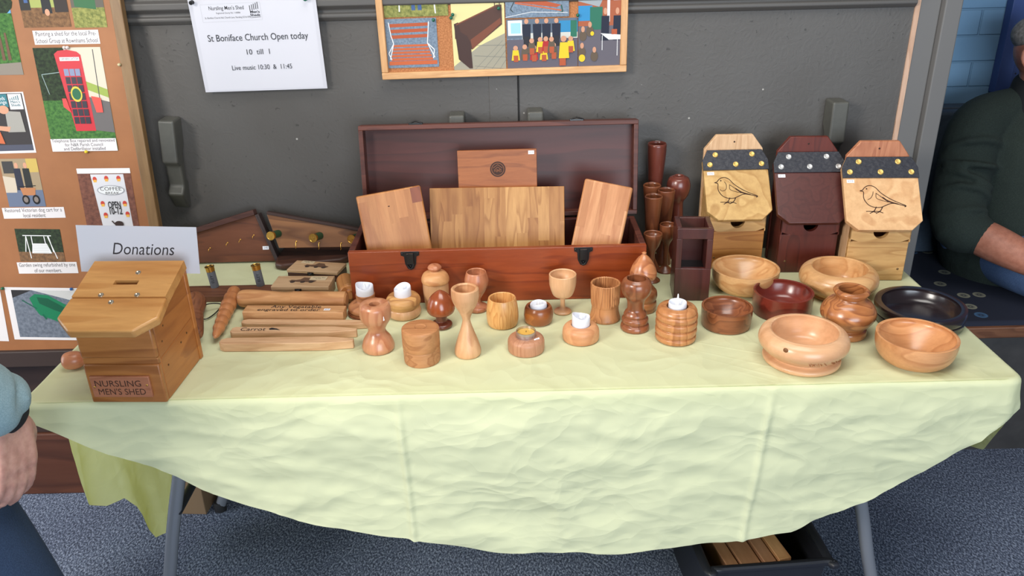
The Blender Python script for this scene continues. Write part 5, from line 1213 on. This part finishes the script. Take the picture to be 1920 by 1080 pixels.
def dog(s):
    s.rect(0,0,1,0.35,plain((92,104,128),0.7)); s.rect(0,0.35,1,1,plain((150,132,104),0.7)); s.rect(0.05,0.7,0.35,0.95,plain((44,44,44),0.6)); s.rect(0.7,0.72,1,1,plain((186,160,80),0.6)); s.poly([(0.0,0.3),(0.3,0.3),(0.35,0.6),(0,0.65)], plain((190,178,160),0.7))
    for x in (0.42, 0.66): s.poly([(x-0.1,0.35),(x+0.1,0.35),(x+0.09,0.80),(x-0.09,0.80)], NAVY if x < 0.5 else plain((24,28,28),0.7)); s.oval(x, 0.86, 0.05, 0.06, SKINP)
    s.poly([(0.40,0.40),(0.82,0.40),(0.78,0.24),(0.45,0.24)], plain((170,112,70),0.6)); s.line([(0.36,0.42),(0.84,0.44)], 0.0018, BLACK)
    for x in (0.50, 0.78): s.oval(x, 0.15, 0.10, 0.10, BLACK); s.oval(x, 0.15, 0.06, 0.06, plain((120,110,104),0.7))
card('photograph', 'photo of two men with a restored dog cart', (2,298), (72,297), (18,388), dog, SLATE)
card('caption', 'caption about the restored dog cart', (5,390), (121,388), (8,410), cap(('Restored Victorian dog cart for a', 0.92), ('local resident', 0.36)), CAP)
def swing(s):
    s.rect(0,0.0,1,0.32,MUD); s.rect(0,0.3,1,1,DG)
    for p_ in ([(0.15,0.80),(0.78,0.80)], [(0.22,0.78),(0.26,0.10)], [(0.22,0.78),(0.16,0.3)], [(0.70,0.78),(0.84,0.10)], [(0.72,0.78),(0.78,0.3)], [(0.34,0.78),(0.34,0.4)], [(0.62,0.78),(0.64,0.4)]): s.line(p_, 0.0022, LG)
    s.poly([(0.34,0.56),(0.66,0.56),(0.74,0.26),(0.30,0.26)], LG)
    for k in range(5): s.line([(0.33,0.51-k*0.055),(0.69,0.51-k*0.055)], 0.0005, plain((110,116,108),0.7))
card('photograph', 'photo of a white garden swing before dark trees', (31,429), (116,430), (39,490), swing, DG)
card('caption', 'caption about the garden swing', (33,492), (145,491), (36,513), cap(('Garden swing refurbished by one', 0.94), ('of our members.', 0.46)), CAP)
def coffee(s):
    s.rect(0,0,1,0.3,plain((120,118,116),0.7)); s.rect(0,0.2,1,0.95,mottled('brick_print', (92,54,44), (124,78,62), 90, 0.8)); s.rect(0,0.94,1,1,LG)
    s.poly([(0.24,0.93),(0.86,0.93),(0.90,0.0),(0.34,0.0)], plain((206,206,212),0.5))
    for x, y in ((0.31,0.87),(0.53,0.88),(0.76,0.88),(0.38,0.58),(0.80,0.58),(0.40,0.44),(0.82,0.45)): s.oval(x, y, 0.04, 0.032, plain((190,60,48),0.5)); s.rect(x-0.03, y-0.035, x+0.03, y-0.005, plain((222,170,70),0.5))
    s.oval(0.58,0.74,0.26,0.06,plain((150,152,160),0.5)); s.oval(0.58,0.74,0.24,0.052,LG)
    s.text('COFFEE', 0.58, 0.755, 0.40, INK, h=0.013); s.text('BREAK', 0.60, 0.705, 0.26, INK, h=0.009)
    s.text('OPEN', 0.60, 0.56, 0.24, INK, h=0.024, bold=0.02); s.text('10-12', 0.60, 0.485, 0.24, INK, h=0.024, bold=0.02)
    s.oval(0.63,0.33,0.085,0.038,plain((50,30,24),0.5)); s.line([(0.55,0.33),(0.50,0.37)], 0.003, plain((50,30,24),0.5))
card('photograph', 'photo of a Coffee Break Open 10-12 sign by a brick wall', (148,316), (248,315), (172,470), coffee, BRK)
def barrow(s):
    s.rect(0.08,0.05,0.98,0.95,mottled('barrow_carpet', (84,92,106), (112,120,134), 120, 0.8)); s.poly([(0.08,0.80),(0.35,0.95),(0.08,0.95)], INK); s.poly([(0.35,0.95),(0.98,0.72),(0.98,0.95)], plain((190,190,190),0.6))
    s.poly([(0.30,0.80),(0.38,0.88),(0.55,0.86),(0.84,0.62),(0.92,0.40),(0.84,0.22),(0.66,0.34),(0.40,0.48),(0.34,0.62)], plain((22,116,78),0.4))
    s.poly([(0.40,0.82),(0.54,0.80),(0.80,0.58),(0.84,0.46),(0.60,0.58),(0.42,0.70)], plain((14,84,58),0.4)); s.line([(0.20,0.76),(0.38,0.60)], 0.003, plain((20,90,70),0.4)); s.line([(0.44,0.5),(0.48,0.40)], 0.005, plain((16,96,70),0.4))
o = card('photograph', 'photo with white border of a green wheelbarrow', (8,538), (152,540), (28,636), barrow, CAP, lift=0.001)
def rdpic(s): s.rect(0.05,0.05,0.85,0.95,plain((150,90,70),0.7)); s.rect(0.05,0.5,0.85,0.95,plain((40,90,140),0.6))
card('photograph', 'white-bordered photo partly cut off at the left edge', (-110,534), (8,538), (-98,636), rdpic, CAP)
mb = MB()
def pinL(px, py, c):
    a_, b_ = onL(px, py); MB().ell((a_, -0.004, b_), (0.004,0.005,0.004), 12).build('push_pin', plain(c, 0.3), DB)
for q in ((122,89,(210,200,196)), (128,89,(210,200,196)), (163,284,(224,196,40)), (135,541,(34,86,150)), (6,540,(30,100,70)), (225,121,(190,180,140))): pinL(*q)

# ================================================================= UNDER THE TABLE
A = at(1318, 1000, 0.19)
t = thing('storage_crate', 'black plastic crate of wood offcuts on the carpet under the table', 'crate', (0.418, 1.398, 0), rad(4))
w, d, hh = 0.27, 0.34, 0.235; BP = plain((34,36,44), 0.42); th = 0.006
def tray_wall(x0, x1, y0, y1): return MB().prism([(0,0)], 0, 1)
mb = MB()
sl_ = 0.02
for (p, q) in (((0,0),(w,0)), ((w,0),(w,d)), ((w,d),(0,d)), ((0,d),(0,0))):
    c_ = Vector((w/2, d/2)); P_ = Vector(p); Q_ = Vector(q)
    def sh(v, k): 
        e_ = v-c_; return (c_.x+e_.x*k, c_.y+e_.y*k)
    a0 = sh(P_, 0.86); b0 = sh(Q_, 0.86); a1 = sh(P_, 1.0); b1 = sh(Q_, 1.0); ai0 = sh(P_, 0.82); bi0 = sh(Q_, 0.82); ai1 = sh(P_, 0.95); bi1 = sh(Q_, 0.95)
    mb.add([a0+(0,), b0+(0,), b1+(hh,), a1+(hh,), ai0+(0.01,), bi0+(0.01,), bi1+(hh,), ai1+(hh,)], [(0,1,2,3),(5,4,7,6),(3,2,6,7),(0,4,5,1)])
mb.box(w*0.07, w*0.93, d*0.07, d*0.93, 0, 0.01)
mb.build('body', BP, t, smooth=False)
mb = MB()
mb.tube(catmull([(0.012,-0.004,hh),(w-0.012,-0.004,hh),(w+0.004,0.012,hh),(w+0.004,d-0.012,hh),(w-0.012,d+0.004,hh),(0.012,d+0.004,hh),(-0.004,d-0.012,hh),(-0.004,0.012,hh),(0.012,-0.004,hh)], 8), 0.009, 10, sq=1.2)
mb.build('rim', BP, t)
CR_ = wood('offcut', (176,132,104), (138,98,74), grain='Y', scale=12, seed=97)
for k, (x, ww, z) in enumerate(((0.056,0.028,0.190),(0.088,0.045,0.194),(0.137,0.028,0.202),(0.169,0.030,0.208))):
    o = MB().box(0, ww, 0, 0.25, -z+0.012+0.04, 0.022).build('wood_offcut', CR_ if k != 3 else wood('offcut2', (206,160,116), (176,124,84), grain='Y', seed=98), bevel=0.0015)
    o.location = Vector((0.418, 1.398, 0.0)) + Matrix.Rotation(rad(4), 3, 'Z') @ Vector((x, 0.018, z)); o.rotation_euler = (0, 0, rad(12))
    tag(o, ('leftmost narrow brown plank in the black crate', 'wide reddish brown plank, second from left in the black crate', 'brown plank beside the palest one in the black crate', 'palest plank, rightmost in the black crate')[k], 'plank', 'planks in the black crate')
# cardboard box behind the left leg
t = thing('cardboard_box', 'small brown cardboard box on the carpet behind the left table leg', 'box', (-0.985, 1.90, 0), rad(-4))
CBD = plain((128,104,78), 0.8)
MB().box(0, 0.095, 0, 0.08, 0, 0.20).build('carton', CBD, t, bevel=0.002)
t.location = (-0.993, 1.915, 0)
MB().prism([(0,0.20),(0.095,0.20),(0.095,0.203),(0,0.203)], -0.02, 0.02, plane='XZ').build('flap', CBD, t)

# ================================================================= PEOPLE
def remesh(o, vox=0.006, sm=6):
    r = o.modifiers.new('remesh', 'REMESH'); r.mode = 'VOXEL'; r.voxel_size = vox; r.use_smooth_shade = True
    s = o.modifiers.new('smooth', 'SMOOTH'); s.iterations = sm; s.factor = 0.5; return o
def chain(mb, pts, rs, n=16, sq=1.0, sub=5):
    q = catmull([tuple(p)+(r,) for p, r in zip(pts, rs)], sub)
    mb.tube([a[:3] for a in q], [max(a[3], 0.001) for a in q], n, sq=sq)
def hand(mb, wrist, dirv, palm_n, side, s=1.0, curl=0.5, thumb_dir=1):
    """palm + five fingers. dirv: towards finger tips; palm_n: direction the palm faces; side: towards the index finger"""
    d = Vector(dirv).normalized(); n_ = Vector(palm_n); n_ = (n_-d*n_.dot(d)).normalized(); sd = d.cross(n_)*side
    wv = Vector(wrist)
    for k in (-1.5, -0.5, 0.5, 1.5):   # palm rays
        chain(mb, [wv+sd*k*0.010*s, wv+d*0.045*s+sd*k*0.017*s, wv+d*0.088*s+sd*k*0.020*s], [0.017*s, 0.015*s, 0.0115*s], 12)
    for k, L_ in ((1.5, 0.070), (0.5, 0.080), (-0.5, 0.074), (-1.5, 0.058)):
        base = wv+d*0.088*s+sd*k*0.020*s; pts = [base]; dd_ = d.copy(); cur = base
        for j, f_ in enumerate((0.45, 0.30, 0.25)):
            dd_ = (Matrix.Rotation(0, 3, 'X') @ dd_); a_ = curl*(0.6+0.5*j+0.08*abs(k))
            dd_ = (dd_*cos(a_)+n_*sin(a_)).normalized(); n2 = None
            cur = cur+dd_*L_*f_*s; pts.append(cur)
        chain(mb, pts, [0.0098*s, 0.0088*s, 0.0080*s, 0.0066*s], 12)
    tb = wv+d*0.025*s+sd*0.026*s
    chain(mb, [tb, tb+(d*0.6+sd*0.6+n_*0.3).normalized()*0.035*s, tb+(d*0.85+sd*0.42+n_*0.4).normalized()*0.065*s, tb+(d*0.95+sd*0.25+n_*0.5).normalized()*0.088*s], [0.015*s, 0.0115*s, 0.0100*s, 0.008*s], 12)
def head(mb, c, yaw, s=1.0, pitch=0.0):
    """head facing -Y turned by yaw; c: centre"""
    M = Matrix.Translation(c) @ Matrix.Rotation(yaw, 4, 'Z') @ Matrix.Rotation(pitch, 4, 'X') @ Matrix.Scale(s, 4)
    mb.ell((0,0.012,0.025), (0.074,0.094,0.090), 28, None, M); mb.ell((0,-0.018,-0.045), (0.058,0.066,0.070), 24, None, M)
    mb.ell((0,-0.045,-0.085), (0.030,0.030,0.024), 16, None, M)   # chin
    q = [M @ Vector(v) for v in ((0,-0.084,0.022),(0,-0.098,0.0),(0,-0.110,-0.022),(0,-0.096,-0.032))]
    chain(mb, q, [0.008*s,0.010*s,0.014*s,0.010*s], 12)
    for sx in (-1, 1):
        mb.ell((sx*0.028,-0.074,0.030), (0.020,0.012,0.008), 12, None, M)   # brow
        mb.ell((sx*0.040,-0.060,-0.020), (0.020,0.016,0.018), 12, None, M)  # cheek
        q = [M @ Vector((sx*a_, b_, c_)) for a_, b_, c_ in ((0.074,0.006,0.030),(0.088,0.018,0.034),(0.093,0.026,0.010),(0.086,0.016,-0.018),(0.073,0.004,-0.030))]
        chain(mb, q, [0.006*s,0.0085*s,0.008*s,0.007*s,0.005*s], 10)
        mb.ell((sx*0.076, 0.012, 0.002), (0.006,0.012,0.022), 12, None, M)
    mb.ell((0,-0.082,-0.052), (0.026,0.010,0.006), 14, None, M); mb.ell((0,-0.080,-0.062), (0.022,0.010,0.006), 14, None, M)
    return M
def face_parts(t, M, s=1.0):
    for sx in (-1, 1):
        MB().ell((sx*0.030,-0.078,0.012), (0.012,0.007,0.007), 16, None, M).build('eye', plain((226,222,216), 0.2), t)
        MB().ell((sx*0.030,-0.0845,0.012), (0.0045,0.002,0.0045), 12, None, M).build('iris', plain((58,52,44), 0.2), t)
def skin_mat(key, c1, c2):
    m = mottled(key, c1, c2, 60, 0.5, 0.15, 0.002); m.node_tree.nodes['Principled BSDF'].inputs['Subsurface Weight'].default_value = 0.1
    m.node_tree.nodes['Principled BSDF'].inputs['Subsurface Scale'].default_value = 0.02; return m
SK1 = skin_mat('tanned_skin', (172,110,88), (192,128,104)); SK2 = skin_mat('pale_skin', (186,136,122), (206,158,142))
def cloth_mat(key, c1, c2, sc=14):
    m, nt, b = nodes(key); mp, _ = mapping(nt, (1,1,1)); n1 = N(nt, 'ShaderNodeTexNoise', Scale=float(sc), Detail=3.0, Distortion=0.6); n2 = N(nt, 'ShaderNodeTexNoise', Scale=500.0)
    for n in (n1, n2): nt.links.new(mp.outputs[0], n.inputs['Vector'])
    r = ramp(nt, n2.outputs[0], [(0.35, c1), (0.65, c2)]); nt.links.new(r.outputs[0], b.inputs['Base Color']); b.inputs['Roughness'].default_value = 0.9
    bump(nt, b, n1.outputs[0], 0.5, 0.012); return m

# -- seated man on the right
t = thing('person', 'seated person in dark green sweater and blue jeans, forearm resting on lap, right edge', 'person', (0,0,0))
mb = MB()
hc = Vector((1.590, 2.46, 1.140))
HM = head(mb, hc, rad(28), 1.0, rad(-4))
chain(mb, [hc+Vector((0,0.03,-0.04)), (1.60,2.50,1.02), (1.60,2.515,0.93)], [0.056,0.056,0.065], 20)
chain(mb, [(1.60,2.53,0.90), (1.60,2.53,0.75), (1.60,2.50,0.56)], [0.09,0.12,0.125], 20, sq=1.1)
Rsh = Vector((1.455,2.50,0.935)); Rel = aty(1806,428,2.34); Rwr = aty(1985,515,2.14)
chain(mb, [Rsh, Rel], [0.05,0.045], 16); chain(mb, [Rel, Rel.lerp(Rwr,0.3), Rel.lerp(Rwr,0.7), Rwr], [0.050,0.055,0.046,0.032], 18)
hand(mb, Rwr, (1,-0.25,-0.05), (0,0.3,-1), -1, 1.0, 0.32)
Lsh = Vector((1.79,2.52,0.935)); Lel = Vector((1.90,2.42,0.65)); Lwr = Vector((1.76,2.20,0.625))
chain(mb, [Lsh, Lel], [0.05,0.045], 16); chain(mb, [Lel, Lel.lerp(Lwr,0.3), Lwr], [0.044,0.045,0.027], 18)
hand(mb, Lwr, (-0.9,-0.3,-0.05), (0,0.3,-1), 1, 1.0, 0.32)
remesh(mb.build('body', SK1, t), 0.005, 6)
face_parts(t, HM)
SWM = cloth_mat('dark_green_sweater', (30,40,36), (42,54,48), 9)
mb = MB()
chain(mb, [(1.60,2.515,1.005),(1.60,2.52,0.965),(1.60,2.53,0.90),(1.60,2.53,0.72),(1.60,2.50,0.56),(1.60,2.50,0.50)], [0.072,0.115,0.155,0.165,0.168,0.165], 28, sq=1.12)
chain(mb, [(1.52,2.51,0.985), Rsh+Vector((-0.012,0,0.0)), Vector((1.405,2.46,0.82)), Rel+Vector((-0.02,0.01,0.02)), Rel.lerp(Rwr,0.10)], [0.06,0.080,0.080,0.074,0.066], 20)
chain(mb, [(1.68,2.51,0.985), Lsh+Vector((0.012,0,0)), Vector((1.86,2.47,0.80)), Lel+Vector((0.02,0.01,0.02)), Lel.lerp(Lwr,0.3)], [0.06,0.080,0.078,0.066,0.058], 20)
for k, (f_, r_) in enumerate(((0.25,0.082),(0.42,0.083),(0.58,0.080),(0.75,0.080),(0.92,0.076))):   # bunched folds on the pushed-up sleeve
    c_ = (Rsh+Vector((-0.02,0,0))).lerp(Rel+Vector((-0.02,0.0,0.02)), f_); ax = (Rel-Rsh).normalized(); u_ = ax.orthogonal().normalized(); v_ = ax.cross(u_)
    chain(mb, [c_+(u_*cos(a_)+v_*sin(a_))*(r_-0.010)+ax*0.018*sin(a_+k*1.7) for a_ in [i*pi/4 for i in range(9)]], [0.010]*9, 10, sub=3)
remesh(mb.build('sweater', SWM, t), 0.007, 5)
mb = MB(); chain(mb, [Rel.lerp(Rwr,0.06), Rel.lerp(Rwr,0.15)], [0.066,0.062], 20); remesh(mb.build('sleeve_cuff', SWM, t), 0.006, 3)
mb = MB(); chain(mb, [hc+Vector((0.0,0.045,-0.10)), (1.60,2.505,0.975)], [0.066,0.084], 24); remesh(mb.build('collar', plain((26,30,32),0.9), t), 0.006, 4)
JM = cloth_mat('blue_denim', (72,98,142), (96,122,164), 8)
mb = MB()
for hx, kx, fx in ((1.55,1.70,1.71), (1.72,1.91,1.92)):
    chain(mb, [(hx,2.50,0.535),(hx+0.03,2.34,0.540),((hx+kx)/2+0.02,2.18,0.540),(kx,2.03,0.535),(kx,1.98,0.46),(fx,2.0,0.25),(fx,2.02,0.10)], [0.095,0.092,0.086,0.075,0.070,0.062,0.062], 20)
mb.ell((1.605,2.52,0.55), (0.19,0.13,0.10), 24)
remesh(mb.build('jeans', JM, t), 0.008, 5)
mb = MB()
for fx in (1.70, 1.92):
    mb = MB(); chain(mb, [(fx,2.03,0.05),(fx,1.95,0.042),(fx,1.85,0.032)], [0.045,0.042,0.032], 16)
    remesh(mb.build('shoe', plain((40,34,30), 0.5), t), 0.006, 4)
mb = MB(); M = HM
mb.ell((0,0.032,0.066), (0.076,0.088,0.060), 28, None, M)
remesh(mb.build('hair', mottled('grey_hair', (112,108,104), (158,154,150), 90, 0.8), t), 0.006, 3)

# -- standing person on the left
t = thing('person', 'standing person at the left edge in pale teal sleeve and navy trousers, hand hanging', 'person', (0,0,0))
mb = MB()
Rs = Vector((-0.955,1.10,1.34)); Re = Vector((-0.925,1.00,1.06)); Rw = Vector((-0.868,1.150,0.825))
hc = Vector((-1.16,1.12,1.60)); HM = head(mb, hc, rad(170), 1.0)
chain(mb, [hc+Vector((0,-0.01,-0.05)), (-1.16,1.10,1.46), (-1.16,1.10,1.36)], [0.056,0.058,0.08], 20)
chain(mb, [(-1.16,1.10,1.36),(-1.16,1.10,1.15),(-1.14,1.10,0.92)], [0.12,0.13,0.13], 20)
chain(mb, [Rs, Re], [0.05,0.044], 16); chain(mb, [Re, Re.lerp(Rw,0.4), Rw], [0.044,0.042,0.028], 16)
hand(mb, Rw+Vector((0.006,0,0)), (0.06,-0.25,-0.92), (-0.9,0.2,-0.1), 1, 1.05, 0.34)
L1 = Vector((-1.37,1.10,1.34)); L2 = Vector((-1.41,1.02,1.07)); L3 = Vector((-1.40,1.14,0.84))
chain(mb, [L1, L2], [0.05,0.044], 16); chain(mb, [L2, L3], [0.044,0.028], 16)
hand(mb, L3, (0.05,-0.1,-0.95), (0.9,0.1,0), -1, 1.05, 0.3)
remesh(mb.build('body', SK2, t), 0.005, 6); face_parts(t, HM)
TM = cloth_mat('pale_teal_fleece', (132,160,168), (152,178,186), 8)
mb = MB()
chain(mb, [(-1.16,1.10,1.40),(-1.16,1.10,1.30),(-1.16,1.10,1.1),(-1.14,1.10,0.90)], [0.09,0.16,0.165,0.17], 28, sq=1.1)
chain(mb, [(-1.05,1.10,1.37), Rs, Re+Vector((-0.01,0,0)), Re.lerp(Rw,0.5)+Vector((0.0,0.0,0.0)), Re.lerp(Rw,0.86)+Vector((0.0,0,0)), Rw+Vector((0.002,0,0.025))], [0.07,0.08,0.070,0.062,0.062,0.048], 22)
chain(mb, [(-1.27,1.10,1.37), L1, L2, L2.lerp(L3,0.5), L3+Vector((0,0,0.03))], [0.07,0.08,0.068,0.060,0.048], 22)
remesh(mb.build('fleece', TM, t), 0.007, 5)
mb = MB(); dcu = (Rw-Re).normalized(); chain(mb, [Rw-dcu*0.022, Rw-dcu*0.006], [0.0465,0.044], 24); remesh(mb.build('cuff', plain((16,18,26),0.8), t), 0.005, 2)
NV = cloth_mat('navy_trousers', (38,56,84), (52,72,102), 7)
mb = MB()
for hx, fx in ((-1.035,-0.955), (-1.24,-1.27)):
    chain(mb, [(hx,1.12,0.80),(hx,1.12,0.66),((hx+fx)/2,1.13,0.48),(fx,1.14,0.28),(fx,1.15,0.10)], [0.13,0.125,0.118,0.108,0.10], 24, sq=1.1)
mb.ell((-1.14,1.10,0.84), (0.20,0.15,0.13), 24)
remesh(mb.build('trousers', NV, t), 0.008, 5)
mb = MB()
for fx in (-0.955, -1.27):
    mb = MB(); chain(mb, [(fx,1.11,0.05),(fx,1.22,0.045),(fx,1.32,0.034)], [0.048,0.044,0.034], 16)
    remesh(mb.build('shoe', plain((34,32,34),0.5), t), 0.006, 4)
mb = MB(); mb.ell((0,0.028,0.040), (0.080,0.090,0.086), 28, None, HM); remesh(mb.build('hair', mottled('grey_hair', (112,108,104), (158,154,150), 90, 0.8), t), 0.006, 3)
t.location = (0.031, 0, 0.018)
